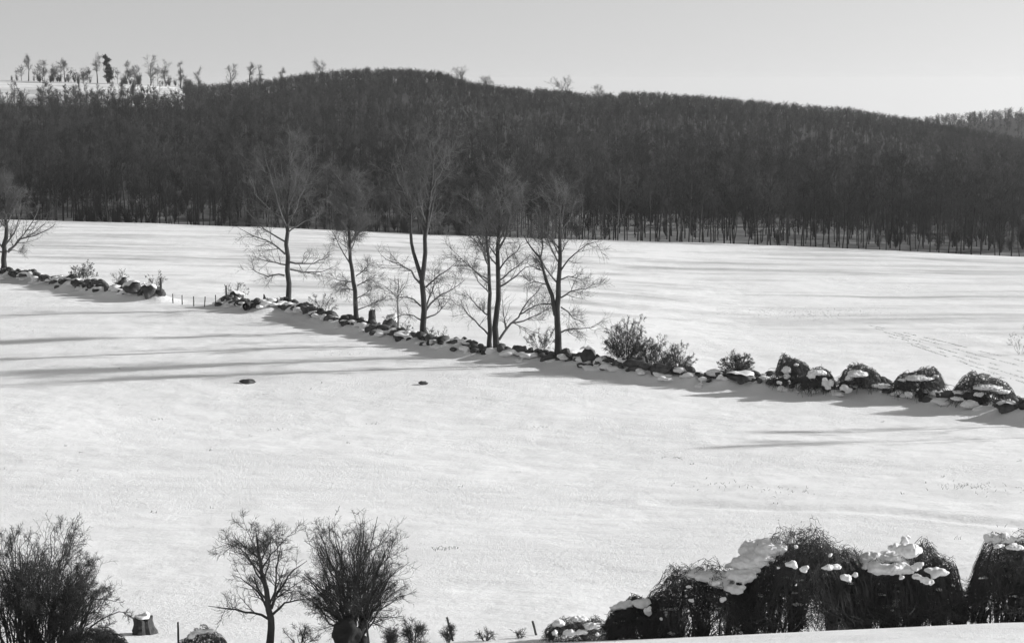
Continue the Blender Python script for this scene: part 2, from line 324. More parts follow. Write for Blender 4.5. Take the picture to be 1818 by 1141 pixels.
# ------------------------------------------------------------------ field trees along the wall
def tree(name, label, base, trunk, limbs, r0, seed, auto=8, n=(8, 6, 4), rt=0.05, up=0.10, bark=BARK, twig=TWIG, group=None, depth=0.55, ratio=(0.5, 0.52, 0.6), auto_t=0.55, wood_extra=(), cat="tree", rmin=(0.022, 0.012, 0.007), autolen=0.38, lm=(0.6, 0.6)):
    """trunk and limbs follow the tree in the photograph; everything finer grows from them.
    base: pixel on the ground. trunk: list of (px, py). limbs: list of polylines of (px, py)."""
    rg = np.random.default_rng(seed); X, Y = gp(*base); z0 = height(X, Y) - 0.15; org = np.array([X, Y, z0]); sc = Y / F
    root = empty(name, org, label, cat, group)
    k = np.cumsum([0] + [0] * 0)
    def p3(pl, slope, y0=0.0):
        q = [at(px, py, Y) for px, py in pl]; q = np.array(q); d = np.abs(q[:, 0] - q[0, 0]) + 0.35 * np.abs(q[:, 2] - q[0, 2])
        s = 1 + (y0 + slope * d) / Y; c = np.array([0, 0, CAMZ]); return c + (q - c) * s[:, None]
    tp = p3(trunk, 0.02); tp[0] = [X, Y, z0]
    tr = Tubes(); cr = Tubes()
    TP = resample(tp, 14); TR = r0 * 0.9 * (1 - np.linspace(0, 1, 14)) ** 0.75 * 0.9 + rt * 0.8; TR[0] *= 1.35; TR[1] *= 1.03
    TP[1:-1] += rg.normal(size=(12, 3)) * r0 * 0.18
    tr.add(TP, TR, 9)
    P = []; Q = []
    for e in wood_extra:   # heavy second leaders, part of the trunk
        q = resample(p3(e, rg.uniform(-0.15, 0.15)), 14); d = np.linalg.norm(TP - q[0], axis=1).argmin(); rr = TR[d] * 0.74
        RR = rr * (1 - np.linspace(0, 1, 14)) ** 0.95 * 0.95 + rt * 0.6; tr.add(q, RR, 8); P.append(resample(q[6:], 8)); Q.append(np.interp(np.linspace(6, 13, 8), np.arange(14), RR))
    sgn = 1
    for l in limbs:
        q = p3(l, sgn * rg.uniform(0.2, depth)); sgn = -sgn; L = np.linalg.norm(np.diff(q, axis=0), axis=1).sum()
        q = resample(q, 8); q[1:-1] += rg.normal(size=(6, 3)) * 0.035 * L / 4
        d = np.linalg.norm(TP - q[0], axis=1).argmin(); rr = min(TR[d] * 0.45, 0.025 + 0.018 * L); rr = max(rr, rmin[0] * 1.6)
        P.append(q); Q.append(rr * np.linspace(1, 0.18, 8))
    top = TP[int(14 * auto_t) - 1:]; topr = TR[int(14 * auto_t) - 1:]
    TT = resample(top, 8)[None]; TTR = np.interp(np.linspace(0, 1, 8), np.linspace(0, 1, len(topr)), topr)[None]
    if auto:
        a, b = kids(rg, resample(TP, 14)[None], TR[None], int(auto * 1.35), autolen * 1.15, (26, 52), up * 1.0, 0.07, 8, auto_t * 0.8, 0.42, 0.03, 0.2, fall=0.6, tmax=0.9)
        P += list(a); Q += list(b)
    P = np.array(P); Q = np.array(Q)
    cr.add(P, Q, 5)
    P = np.concatenate([P, TT]); Q = np.concatenate([Q, TTR * 0.6])
    a, b = kids(rg, P, Q, n[0], ratio[0], (34, 68), up * 0.6, 0.10, 6, 0.12, 0.5, rmin[0], 0.3, fall=0.3); cr.add(a, b, 3)
    a2, b2 = kids(rg, a, b, n[1], ratio[1], (28, 60), up * 0.4, 0.11, 5, 0.12, 0.55, rmin[1], 0.45, lmin=lm[0], fall=0.4); cr.add(a2, b2, 3)
    a3, b3 = kids(rg, a2, b2, n[2], ratio[2], (25, 60), up * 0.3, 0.10, 4, 0.1, 0.65, rmin[2], 0.6, lmin=lm[1], fall=0.3); cr.add(a3, b3, 3)
    link("trunk", tr.mesh("trunk", org), bark, root); link("crown", cr.mesh("crown", org), twig, root)
    return root

G7 = "bare trees along the stone wall"
tree("bare_tree", "broad bare tree with low forked limbs, cut by the left picture edge", (7, 496), [(7, 496), (7, 452), (8, 437), (11, 415), (11, 385), (8, 350), (6, 318)],
     [[(14, 448), (32, 427), (49, 410), (61, 390), (70, 365)], [(15, 444), (37, 424), (61, 419), (83, 410), (98, 398)], [(10, 434), (27, 410), (33, 388), (36, 350)],
      [(5, 440), (-8, 425), (-16, 395), (-22, 360)], [(5, 448), (-20, 438), (-45, 425)], [(12, 446), (26, 444), (44, 450)], [(11, 400), (24, 372), (40, 340)], [(11, 405), (-6, 370), (-20, 335)]],
     0.42, 11, auto=8, group=G7, n=(9, 6, 4))
tree("bare_tree", "bare tree with long limb reaching left, first large tree right of the field gap", (512, 550), [(512.6, 550), (511, 481), (510, 445), (509.4, 402), (512, 356), (514, 302), (513, 255)],
     [[(506, 451), (492, 436.6), (467, 424), (442, 417), (422, 404)], [(505, 489), (492, 486), (478, 491.6), (460, 485), (443, 474)],
      [(515.5, 478), (532, 483), (557, 484), (578, 481), (592, 473)], [(514, 465), (539, 469), (564, 464), (585, 455)], [(511, 413), (519, 406), (535, 396), (567, 383)],
      [(509, 402), (499, 374), (485, 338), (478, 302), (470, 268)], [(510, 400), (524, 374), (535, 345), (549, 312), (554, 290)], [(508, 430), (480, 415), (450, 390), (430, 360)],
      [(508, 395), (480, 375), (455, 345), (445, 315)], [(512, 385), (545, 365), (575, 350)], [(507, 470), (480, 465), (450, 455)]],
     0.36, 21, auto=9, group=G7, n=(9, 6, 4))
tree("bare_tree", "slender bare tree with short fine branches, left of the square stump", (633, 588), [(634, 588), (631.6, 535), (625.8, 481.5), (621.5, 445.6), (619.7, 409.7), (618, 373.7), (614, 322)],
     [[(621, 467), (610, 448), (600, 431), (590, 410)], [(625, 500), (612, 499), (600, 497.7), (582, 490.5)], [(634, 507), (645, 501), (657.5, 496), (670, 486)], [(632, 490), (645, 481), (655, 470)],
      [(634, 550), (645, 546), (657.5, 541), (673, 533)], [(633, 530), (650, 520), (662, 510)], [(621, 405), (610, 380), (603.6, 366), (592.8, 334)], [(621, 405), (632, 385), (643, 372), (657, 352)], [(628, 515), (612, 512), (596, 515)]],
     0.28, 31, auto=14, group=G7, autolen=0.27, n=(9, 7, 5))
tree("bare_tree", "tallest bare tree, trunk split into two high crowns, right of the pale thin trunk", (752, 612), [(751.6, 612), (752.7, 535), (750, 510), (751, 481), (753, 445), (755, 410), (760, 374), (765, 338), (769, 302), (771, 262)],
     [[(745.5, 503), (729, 481.5), (711, 469), (690, 462), (676, 452)], [(747, 543), (733, 530), (711, 527), (692, 520)], [(747, 568), (733, 559), (715, 558), (700, 565)],
      [(756, 510), (776, 492), (797, 478), (812, 463)], [(757, 550), (776, 525), (801, 517), (826, 496)], [(758, 564), (776, 557), (787, 546), (800, 530)], [(757, 545), (769, 510), (774, 475)],
      [(761, 372), (776, 327), (794, 300), (800, 275)], [(765, 340), (785, 305), (790, 270)], [(726, 362), (717, 320), (715, 284), (722, 255)], [(753, 420), (749, 374), (746, 330), (742, 280)], [(757, 405), (775, 402), (790, 395)],
      [(728, 385), (712, 372), (700, 350)]],
     0.34, 41, auto=7, group=G7, n=(8, 6, 4), wood_extra=[[(749, 496), (740, 467), (731, 438), (728.6, 402), (730, 385), (725.7, 363), (715, 338), (700.6, 316), (686, 290)]], auto_t=0.6)
tree("bare_tree", "thinner left trunk of the close pair of bare trees", (869, 634), [(869.7, 634), (869, 590), (869.7, 534), (869.7, 496), (866, 458), (864.8, 420), (857, 383), (849, 350)],
     [[(867, 594), (849, 575), (830, 556), (811, 534)], [(868, 496), (849, 485), (834, 473), (826, 460)], [(868, 560), (848, 545), (828, 520)], [(865, 430), (880, 400), (885, 370)], [(865, 425), (845, 400), (830, 375)], [(869, 520), (850, 500), (838, 480)]],
     0.24, 51, auto=6, group=G7)
tree("bare_tree", "thicker right trunk of the close pair, low limb sweeping right", (883, 632), [(883, 632), (880, 590), (881, 541), (883.6, 503), (883, 470), (886, 420), (889.7, 383), (894, 345), (894, 300)],
     [[(886, 603), (901.7, 579), (920.6, 560), (932, 541), (947, 526), (962, 507)], [(922, 558), (947, 545), (965, 538), (979, 538)], [(909, 573), (932, 569), (954, 558), (975, 548)], [(887, 509), (913, 492), (932, 475), (954, 466)],
      [(886, 498), (913, 477), (943, 451)], [(885, 481), (898, 462), (917, 447), (928, 428)], [(890, 400), (909, 353), (930, 338)], [(889, 395), (912, 375), (928, 345)], [(886, 420), (872, 390), (860, 350)], [(886, 425), (905, 395), (920, 370)]],
     0.33, 61, auto=8, group=G7, n=(8, 6, 4))
tree("bare_tree", "bare tree forking low into two leaders, rightmost large trunk on the wall", (991, 648), [(991.4, 648), (991, 590), (988, 560), (993, 515), (993, 477), (993, 440), (995, 402), (997, 375), (1000, 345)],
     [[(960, 458), (964, 436), (960, 413), (950, 390)], [(995, 481), (1011, 458), (1030, 443), (1048.7, 430), (1068, 428)], [(994, 455), (1005, 432), (1018, 415)], [(996, 496), (1011, 490), (1028, 495), (1040, 505)],
      [(996, 528), (1018, 515), (1041, 513), (1055, 500)], [(996, 545), (1007, 550), (1017, 564), (1037, 573)], [(995, 590), (1011, 583), (1041, 583), (1060, 578)], [(994, 420), (980, 395), (975, 370)], [(995, 410), (1012, 390), (1020, 360)],
      [(972, 505), (950, 500), (930, 505)], [(983, 541), (965, 538), (947, 545)]],
     0.36, 71, auto=6, group=G7, n=(8, 6, 4), wood_extra=[[(987, 560), (982.7, 541), (980.9, 526), (971.4, 503), (964, 477), (960, 458), (950.7, 449), (937.5, 432), (930, 418)]])
tree("birch_pole", "thin pale broken-topped trunk leaning by the wall, between slab rock and tallest tree", (706, 602), [(705, 602), (707, 560), (706, 530), (708, 510), (707, 494)],
     [[(706, 531), (696, 519), (682, 507), (665, 498)], [(707, 526), (716, 512), (724, 496), (727, 470)]], 0.10, 81, auto=0, n=(5, 4, 3), bark=PALE, twig=TWIG, rt=0.06, cat="thin tree")
for k, (px, py, hh, sd_, lb) in enumerate([(1925, 752, 210, 91, "bare tree standing on the wall just outside the right picture edge"), (1975, 770, 260, 92, "second bare tree beyond the right picture edge, nearer than the wall")]):
    tree("bare_tree", lb, (px, py), [(px, py), (px + 3, py - hh * 0.4), (px - 4, py - hh * 0.7), (px, py - hh)],
         [[(px, py - hh * 0.3), (px - 30, py - hh * 0.45), (px - 50, py - hh * 0.6)], [(px, py - hh * 0.35), (px + 40, py - hh * 0.5), (px + 70, py - hh * 0.6)]], 0.10, sd_, auto=7, group=G7, n=(7, 5, 3))

# ------------------------------------------------------------------ shrubs
GM = "bare shrubs growing along the far stone wall"
CLOUDS = bpy.data.textures.new('crumbly', 'CLOUDS'); CLOUDS.noise_scale = 0.11; CLOUDS.noise_depth = 3
def shrub(name, label, base, top, halfw, seed, stems=10, n=(8, 6, 4), cat="shrub", group=None, mat=SHRUB, fan=0.75, rs=0.03, rmin=(0.012, 0.008, 0.006), arch=0.0, ratio=(0.5, 0.5, 0.5), lift=0.0, up=0.08, skew=0.0, spread=0.12):
    """upright many-stemmed shrub. base pixel, top row, half width in pixels"""
    if group == GM: stems = int(stems * 1.3); rs *= 0.7; n = (n[0], n[1], n[2] + 2)
    rg = np.random.default_rng(seed); X, Y = gp(*base); z0 = height(X, Y) + lift; s = Y / F; h = (base[1] - top) * s; hw = halfw * s
    root = empty(name, (X, Y, z0), label, cat, group); K = 8; P = []
    for i in range(stems):
        ph = 6.283 * (i * 0.618 + rg.uniform(-.1, .1)); th = math.radians(85) * math.sqrt((i + rg.uniform(0.1, 0.9)) / stems) ** (1.0 - 0.3 * fan); u = rg.uniform(0.72, 0.92)
        ex, ey = math.cos(ph), math.sin(ph); rr = hw * math.sin(th) * u + skew * hw * rg.uniform(0, 1) * 0.4; zz = h * (0.22 + 0.78 * math.cos(th)) * u * (0.86 if i < 3 else 1)
        p0 = np.array([ex * hw * spread * math.sin(th), ey * hw * spread * math.sin(th), -0.08]); p2 = np.array([ex * rr + skew * hw * 0.3, ey * rr, zz])
        p1 = p0 * 0.5 + p2 * 0.5; p1[2] = zz * (0.5 + 0.12 * fan) + arch * h * 0.45 * math.sin(th); p1[:2] *= (0.95 - 0.3 * fan * (1 - arch))
        t = np.linspace(0, 1, K)[:, None]; q3 = (1 - t) ** 2 * p0 + 2 * t * (1 - t) * p1 + t * t * p2; q3[1:] += rg.normal(size=(K - 1, 3)) * h * 0.013; P.append(q3)
    P = np.array(P); Q = np.repeat((rs * np.linspace(1, 0.22, K))[None], stems, 0) * rg.uniform(0.55, 1.2, (stems, 1))
    st = Tubes(); st.add(P, Q, 5); tw = Tubes()
    a, b = kids(rg, P, Q, max(4, n[0] * 2 // 3), 0.66, (15, 44), up * 0.3, 0.09, 7, 0.15, 0.55, rmin[0] * 0.8, 0.35, fall=0.85, tmax=0.95); tw.add(a, b, 3)
    a, b = kids(rg, a, b, n[1] - 1, 0.5, (26, 62), up * 0.3, 0.12, 6, 0.12, 0.55, rmin[1] * 0.72, 0.5, lmin=0.12, fall=0.5); tw.add(a, b, 3)
    if n[2]:
        a, b = kids(rg, a, b, n[2], 0.55, (28, 75), up * 0.2, 0.13, 4, 0.1, 0.65, rmin[2] * 0.62, 0.7, lmin=0.1, fall=0.4); tw.add(a, b, 3)
    link("stems", st.mesh("stems"), mat, root); link("twigs", tw.mesh("twigs"), MIDTWIG if group == GM else mat, root)
    return root
def thicket(name, label, base, top, halfw, seed, arcs=60, n=(10, 5), snow=(), cat="bush", group=None, mat=BRAMBLE, voxel=0.05, dep=0.8, rs=0.018, rmin=0.007, low=(0.0, 0.7), props=14, hug=0.0):
    """arching bramble dome with snow lying on it; snow: (px, py, rx, ry[, forward]) in photograph pixels"""
    rg = np.random.default_rng(seed); X, Y = gp(*base); z0 = height(X, Y); s = Y / F; h = (base[1] - top) * s; hw = halfw * s * 1.1; far_ = Y > 100; arcs = int(arcs * (1.25 if far_ else (1.1 if halfw < 65 else 0.6))); hw *= 0.97; wob = lambda q: 1 + (0.45 if far_ else 0.34) * np.array([mnoise.fractal(Vector((v[0] / s * 0.022 + seed, v[1] / s * 0.022, 0.5)), 1, 2, 3) for v in q.reshape(-1, 3)]).reshape(q.shape[:-1])
    root = empty(name, (X, Y, z0), label, cat, group); K = 8
    def cap(p): return h * (0.80 if far_ else 0.93) * np.sqrt(np.maximum(0.05, 1 - np.minimum(1.1, (p[..., 0] / hw) ** 2 + (p[..., 1] / (hw * dep)) ** 2) ** 1.5 * 0.9)) * wob(p)
    def inside(m, r0=0.0, zlo=0.5, zhi=1.0):
        an = rg.uniform(0, 6.283, m); q = np.sqrt(rg.uniform(r0, 1, m)); p = np.stack([np.cos(an) * q * hw * 0.97, np.sin(an) * q * hw * dep * 0.97, np.zeros(m)], 1)
        lo = np.maximum(0.12, zlo - 0.45 * q ** 3); p[:, 2] = cap(p) * (lo + (zhi - lo) * rg.uniform(0, 1, m) ** 0.7); return p
    # stems fanning out of a few rootstocks
    nb = max(4, int(halfw / 9)); roots = np.stack([rg.uniform(-0.8, 0.8, nb) * hw, rg.uniform(-0.6, 0.6, nb) * hw * dep, np.full(nb, -0.08)], 1)
    p2 = inside(arcs, 0, 0.55, 0.98); own = np.argmin(np.linalg.norm(p2[:, None, :2] - roots[None, :, :2], axis=2) + rg.uniform(0, 0.5 * hw, (arcs, nb)), axis=1); p0 = roots[own] + rg.normal(size=(arcs, 3)) * [0.07, 0.07, 0]
    p1 = p0 * 0.6 + p2 * 0.4; p1[:, 2] = p2[:, 2] * rg.uniform(0.5, 1.0, arcs); t = np.linspace(0, 1, K)[None, :, None]
    P = (1 - t) ** 2 * p0[:, None] + 2 * t * (1 - t) * p1[:, None] + t * t * p2[:, None]; P[:, 1:-1] += rg.normal(size=(arcs, K - 2, 3)) * h * 0.022
    Q = (rs * np.linspace(1, 0.35, K))[None] * rg.uniform(0.5, 1.5, (arcs, 1)); Q[:props] *= rg.uniform(1.4, 2.6, (min(props, arcs), 1))
    st = Tubes(); st.add(P, Q, 4); tw = Tubes()
    # tangle of curling canes through the canopy
    def curl(p, m, L, drop, wg):
        d = norm(rg.normal(size=(m, 3)) * [1, 1, 0.6] + norm(p * [1, 1, 0.5]) * 0.5); out = [p]
        for k in range(8): d = norm(d + rg.normal(size=(m, 3)) * wg + [0, 0, -drop * (1 + k * 0.35)]); p = p + d * (L / 8)[:, None]; out.append(p)
        o = np.stack(out, 1); c = cap(o); o[:, :, 2] = np.where(o[:, :, 2] > c, c + (o[:, :, 2] - c) * 0.35, o[:, :, 2]); return o
    m = arcs * n[0]; a = curl(inside(m, 0, 0.45, 1.0), m, rg.uniform(0.25, 0.75, m) * h * 0.55, 0.06, 0.34); b = np.maximum(rs * 0.45, rmin) * np.linspace(1, 0.5, 9)[None] * rg.uniform(0.6, 1.2, (m, 1)); tw.add(a, b, 3)
    m2 = arcs * 2; a2 = curl(inside(m2, 0.55, 0.5, 1.0), m2, rg.uniform(0.5, 1.0, m2) * h * 0.75, 0.16, 0.22); tw.add(a2, np.repeat(rmin * np.linspace(1, 0.6, 9)[None], m2, 0), 3)
    a, b = kids(rg, a, b, max(2, n[1] // 2), 0.5, (25, 90), -0.02, 0.34, 5, 0.1, 0.7, rmin * 0.7, 0.7, lmin=0.1); c = cap(a); a[:, :, 2] = np.where(a[:, :, 2] > c * 1.05, c * 1.05 + (a[:, :, 2] - c * 1.05) * 0.5, a[:, :, 2]); tw.add(a, b, 3)
    link("canes", st.mesh("canes"), mat, root); link("twigs", tw.mesh("twigs"), BRTWIG, root)
    if snow:
        C = []; S = []
        for l in snow:
            fw = (l[4] if len(l) > 4 else 0.0) + (1.1 if far_ else 0.0); c = at(l[0], l[1], Y - fw) - np.array([X, Y, z0]); C.append(c)
            ss = (Y - fw) / F; rx, rz = l[2] * ss, l[3] * ss; C.pop()
            for _ in range(9 if l[2] > 11 else 5):
                dx, dz = rg.uniform(-0.7, 0.7), rg.uniform(-0.5, 0.5); k = rg.uniform(0.4, 0.85) if l[2] > 11 else rg.uniform(0.3, 0.7)
                C.append(c + np.array([dx * rx, rg.normal() * 0.3 * rx, dz * rz])); S.append((rx * k * 1.3, rx * k * 1.1, max(rz * k * 1.25, voxel * 1.1)))
        for _ in range(int(22 * halfw / 60)):   # small clumps caught on the canes
            i, k = int(rg.integers(0, arcs)), int(rg.integers(3, 7)); q = P[i, k]
            if q[1] > 0.2 * hw or q[2] < 0.35 * h: continue
            r_ = rg.uniform(1.0, 1.7) * voxel; C.append(q + [0, -0.03, 0.02]); S.append((r_ * rg.uniform(1, 3.0), r_ * 1.1, r_ * 0.8))
        V, Q_ = lumps(rg, C, S); so = link("snow_cap", mesh_np("snow_cap", V, Q_, True), SNOWCAP, root); remesh(so, voxel * 0.6, 7); dm = so.modifiers.new('crumble', 'DISPLACE'); dm.texture = CLOUDS; dm.strength = voxel * 2.4; dm.mid_level = 0.55; dm.texture_coords = 'LOCAL'
    return root

# mid-distance shrubs on the wall
GM = "bare shrubs growing along the far stone wall"
shrub("bare_shrub", "round dark bare shrub, first shrub right of the tree at the left edge", (146, 512), 455, 32, 101, 12, (9, 7, 5), group=GM, rmin=(0.022, 0.016, 0.013), lift=0.2)
shrub("bare_shrub", "faint wispy shrub on dark stones, between round dark shrub and field gap", (213, 512), 468, 26, 102, 7, (7, 6, 4), group=GM, rmin=(0.016, 0.011, 0.009), lift=0.3)
shrub("bare_shrub", "thin V-shaped shrub rising behind the snow-rimmed boulder at the field gap", (277, 516), 468, 27, 103, 7, (7, 6, 4), group=GM, rmin=(0.016, 0.011, 0.009), lift=0.3)
shrub("bare_shrub", "wispy shrub on the dark mound right of the thin fence posts", (419, 541), 488, 32, 104, 8, (8, 6, 4), group=GM, rmin=(0.014, 0.01, 0.008), lift=0.4)
shrub("bare_shrub", "spreading bare shrub between the two left field trees", (574, 572), 502, 36, 105, 8, (8, 7, 4), group=GM, rmin=(0.016, 0.012, 0.009), lift=0.2)
shrub("bare_shrub", "faint leaning twiggy shrub behind the wall right of the tallest tree", (786, 618), 570, 16, 106, 4, (6, 5, 4), group=GM, rmin=(0.014, 0.009, 0.008))
shrub("bare_shrub", "bare shrub tucked against the left of the rightmost large trunk", (961, 643), 565, 36, 107, 9, (9, 7, 4), group=GM, rmin=(0.016, 0.012, 0.009), lift=0.1)
shrub("bare_shrub", "tallest dark shrub of the dense clump right of the large trees", (1112, 664), 546, 56, 108, 27, (10, 8, 5), group=GM, rmin=(0.020, 0.014, 0.011), rs=0.06, lift=0.2)
shrub("bare_shrub", "middle shrub of the dense clump, overlapping the tallest one", (1158, 668), 572, 46, 109, 20, (10, 8, 5), group=GM, rmin=(0.020, 0.013, 0.010), rs=0.055, skew=0.1)
shrub("bare_shrub", "lower right shrub of the dense clump, sloping down to the right", (1202, 680), 590, 40, 110, 18, (9, 8, 5), group=GM, rmin=(0.020, 0.013, 0.009), rs=0.05)
shrub("bare_shrub", "small dark shrub alone between the dense clump and the snowy brambles", (1309, 688), 627, 40, 111, 22, (9, 7, 5), group=GM, rmin=(0.022, 0.016, 0.012), rs=0.05, lift=0.25)
shrub("bare_shrub", "pale faint shrub in the far field cut by the right picture edge", (1812, 628), 545, 34, 112, 5, (6, 5, 3), group=GM, rmin=(0.012, 0.009, 0.007), rs=0.02)
shrub("bare_shrub", "short brush growing beside the base of the tallest tree", (764, 612), 578, 13, 113, 6, (6, 5, 3), group=GM, rmin=(0.014, 0.01, 0.008))
shrub("bare_shrub", "short brush at the foot of the pale thin trunk", (722, 603), 572, 15, 114, 6, (6, 5, 3), group=GM, rmin=(0.014, 0.01, 0.008))

GD = "snow-laden bramble domes on the far wall"
thicket("snowy_bramble", "tallest snow-capped bramble dome on the far wall, leftmost of the five", (1408, 700), 640, 28, 201, 60, (9, 4), [(1399, 657, 11, 7), (1400, 668, 8, 6), (1391, 690, 8, 8), (1385, 680, 5, 4, .6), (1413, 648, 5, 3)], group=GD, voxel=0.09, rs=0.04, rmin=0.022)
thicket("snowy_bramble", "lower bramble dome leaning on the tallest one, snow on its left top", (1452, 706), 661, 27, 202, 60, (9, 4), [(1452, 662, 12, 5), (1440, 668, 7, 5), (1470, 685, 8, 10, .5), (1463, 672, 4, 4, .5)], group=GD, voxel=0.09, rs=0.04, rmin=0.022)
thicket("snowy_bramble", "middle bramble dome with snow on top and a bare gap on its left", (1528, 707), 662, 34, 203, 60, (9, 4), [(1520, 664, 13, 6), (1508, 671, 7, 6), (1504, 692, 9, 8, .6), (1562, 686, 14, 4)], group=GD, voxel=0.09, rs=0.04, rmin=0.022)
thicket("snowy_bramble", "wide round bramble dome, fourth from the left on the far wall", (1630, 715), 670, 42, 204, 80, (9, 4), [(1632, 672, 16, 4), (1605, 676, 8, 4), (1612, 700, 9, 7, .7), (1668, 702, 12, 6, .3)], group=GD, voxel=0.09, rs=0.04, rmin=0.022)
thicket("snowy_bramble", "broadest bramble dome with long snow streak, at the right end of the wall", (1745, 730), 678, 52, 205, 90, (9, 4), [(1752, 687, 20, 4), (1770, 694, 16, 4), (1737, 702, 8, 6, .9), (1722, 718, 12, 8, .9), (1700, 708, 9, 5, .6), (1790, 716, 12, 6, .6)], group=GD, voxel=0.09, rs=0.04, rmin=0.022)

# ------------------------------------------------------------------ stone walls
def wall(name, label, line, seed, step=0.42, hmax=0.6, size=(0.2, 0.55), snow_every=1.3, cat="wall", lump=(0.4, 0.95)):
    rg = np.random.default_rng(seed); org = np.array([line[0][0], line[0][1], height(*line[0])]); root = empty(name, org, label, cat, "tumbled field stone walls")
    d = np.concatenate([[0], np.cumsum(np.hypot(*np.diff(line, axis=0).T))]); C = []; S = []; SCn = []; SS = []; q = 0.0
    while q < d[-1]:
        x = np.interp(q, d, line[:, 0]); y = np.interp(q, d, line[:, 1]); dens = 0.5 + 0.9 * mnoise.noise(Vector((q * 0.13, seed, 0))) + 0.35
        k = max(1, int(round(3.0 * dens)))
        for _ in range(k):
            ox, oy = rg.normal() * 0.45, rg.normal() * 0.55; g = height(x + ox, y + oy); s = rg.uniform(*size) * (1.35 if rg.random() < 0.12 else 1)
            C.append((x + ox - org[0], y + oy - org[1], g + rg.uniform(0.0, hmax) * max(0, 1 - abs(oy) / 1.1) * min(1, dens) - org[2])); S.append((s * rg.uniform(0.9, 1.4), s * rg.uniform(0.8, 1.2), s * rg.uniform(0.55, 0.95)))
        q += step
    q = 0.0
    while q < d[-1]:
        x = np.interp(q, d, line[:, 0]); y = np.interp(q, d, line[:, 1]); ox, oy = rg.normal() * 0.6, rg.normal() * 0.7; g = height(x + ox, y + oy)
        s = rg.uniform(*lump); zz = g + rg.uniform(-0.15, hmax * 0.6) * math.exp(-(oy / 0.8) ** 2) - org[2]
        for _ in range(4):
            k = rg.uniform(0.4, 0.8); SCn.append((x + ox - org[0] + rg.normal() * s * .5, y + oy - org[1] + rg.normal() * s * .5, zz + rg.normal() * 0.08)); SS.append((s * k, s * k * 0.85, s * k * rg.uniform(0.3, 0.6)))
        q += snow_every * rg.uniform(0.4, 1.2)
    V, Q = rocks(rg, C, S); link("stones", mesh_np("stones", V, Q), STONE, root)
    V, Q = lumps(rg, SCn, SS, sub=2); o = link("snow_cap", mesh_np("snow_cap", V, Q, True), SNOWCAP, root); remesh(o, 0.10, 2)
wall("stone_wall", "short tumbled stone wall half under snow, running from left edge to the field gap", LINE_L, 301, snow_every=0.55)
wall("stone_wall", "long tumbled stone wall under the field trees, from field gap to right edge", LINE_R, 302, snow_every=0.55)

def boulder(name, label, px, py, wpx, hpx, seed, snow=None, cat="boulder", group=None, sub=3, mat=STONE, depth=0.75, sink=0.15, tilt=0.0, Y=None):
    """single big stone whose base middle is at the pixel, with its own snow"""
    rg = np.random.default_rng(seed); X, Y = gp(px, py); s = Y / F; z = height(X, Y)
    root = empty(name, (X, Y, z), label, cat, group); B, Fc = ico(sub); v = B.copy()
    for _ in range(16):
        nn = norm(rg.normal(size=3)); dd = rg.uniform(depth - 0.1, depth + 0.14); ex = np.maximum(0, v @ nn - dd); v = v - ex[:, None] * nn
    o_ = rg.uniform(0, 40, 3); v = v * (1 + 0.28 * np.array([mnoise.fractal(Vector((b * 1.3 + o_).tolist()), 1.0, 2.0, 4) for b in B]))[:, None]; wd = wpx * s / 2; hh = hpx * s / (2 - 2 * sink)
    v = v / np.abs(v).max(0) * np.array([wd, wd * 0.75, hh]); v[:, 2] += hh * (1 - 2 * sink); v[:, 2] += tilt * v[:, 0]
    link("rock", mesh_np("rock", v, Fc), mat, root)
    if snow:
        mx = sum(l[0] for l in snow) / len(snow); c = v.copy() * np.array([1.05, 1.05, 1.0]); ct = 2 * hh * (0.58 + 0.10 * np.sin(c[:, 0] / wd * 6 + seed) + 0.07 * np.sin(c[:, 1] / wd * 7)) - mx * 0.45 * hh * c[:, 0] / wd * 2 + 0.25 * hh * (c[:, 1] < 0)
        lo = c[:, 2] < ct; c[:, 2] = np.where(lo, np.minimum(ct, np.interp(np.hypot(c[:, 0], c[:, 1]) / wd, [0, 1.2], [2 * hh, ct.mean()])), c[:, 2] + 0.10 * hh); c[lo, :2] *= 0.93
        o = link("snow_cap", mesh_np("snow_cap", c, Fc, True), SNOWCAP, root)
    return root
GB = "large boulders lying along the far wall"
boulder("boulder", "rounded boulder rimmed with snow at the wall end beside the gate post", 264, 535, 30, 27, 401, [(0.5, 0.3, 0.8, 0.55, 0.35), (-0.2, 0.5, 0.95, 0.6, 0.25), (0.95, 0.1, 0.35, 0.3, 0.5)], group=GB)
boulder("boulder", "wide dark boulder left of the snow-rimmed one", 236, 533, 34, 24, 402, [(-0.9, -0.2, 0.4, 0.4, 0.4)], group=GB)
boulder("boulder", "dark knobbed boulder under the faint wispy shrub", 218, 528, 26, 26, 403, [(-0.8, 0, 0.6, 0.4, 0.3)], group=GB)
boulder("boulder", "low arched boulder with snow on its back, below the round dark shrub", 137, 516, 22, 13, 404, [(0.1, 0.3, 0.8, 0.9, 0.4)], group=GB)
boulder("boulder", "small dark boulder just right of the round dark shrub", 165, 512, 16, 12, 405, None, group=GB)
boulder("boulder", "dark pointed mound of stone right of the thin fence posts", 419, 544, 30, 20, 406, [(0.9, 0, 0.15, 0.4, 0.3)], group=GB)
boulder("boulder", "upright pointed stone at the right end of the fallen log", 474, 551, 12, 19, 407, None, group=GB)
boulder("boulder", "tilted slab of rock with snow on its near face, left of the pale thin trunk", 690, 584, 32, 28, 408, [(0.15, -0.7, 0.4, 0.75, 0.55), (0.5, -0.6, 0.2, 0.5, 0.4)], group=GB, tilt=0.5)
boulder("boulder", "long low dark stone under the spreading shrub between two left trees", 583, 575, 26, 10, 409, None, group=GB)
boulder("boulder", "dark stone at the foot of the slender tree", 641, 590, 16, 10, 410, None, group=GB)
boulder("boulder", "flat dark stone in the wall below the tilted slab", 682, 598, 30, 11, 411, None, group=GB)
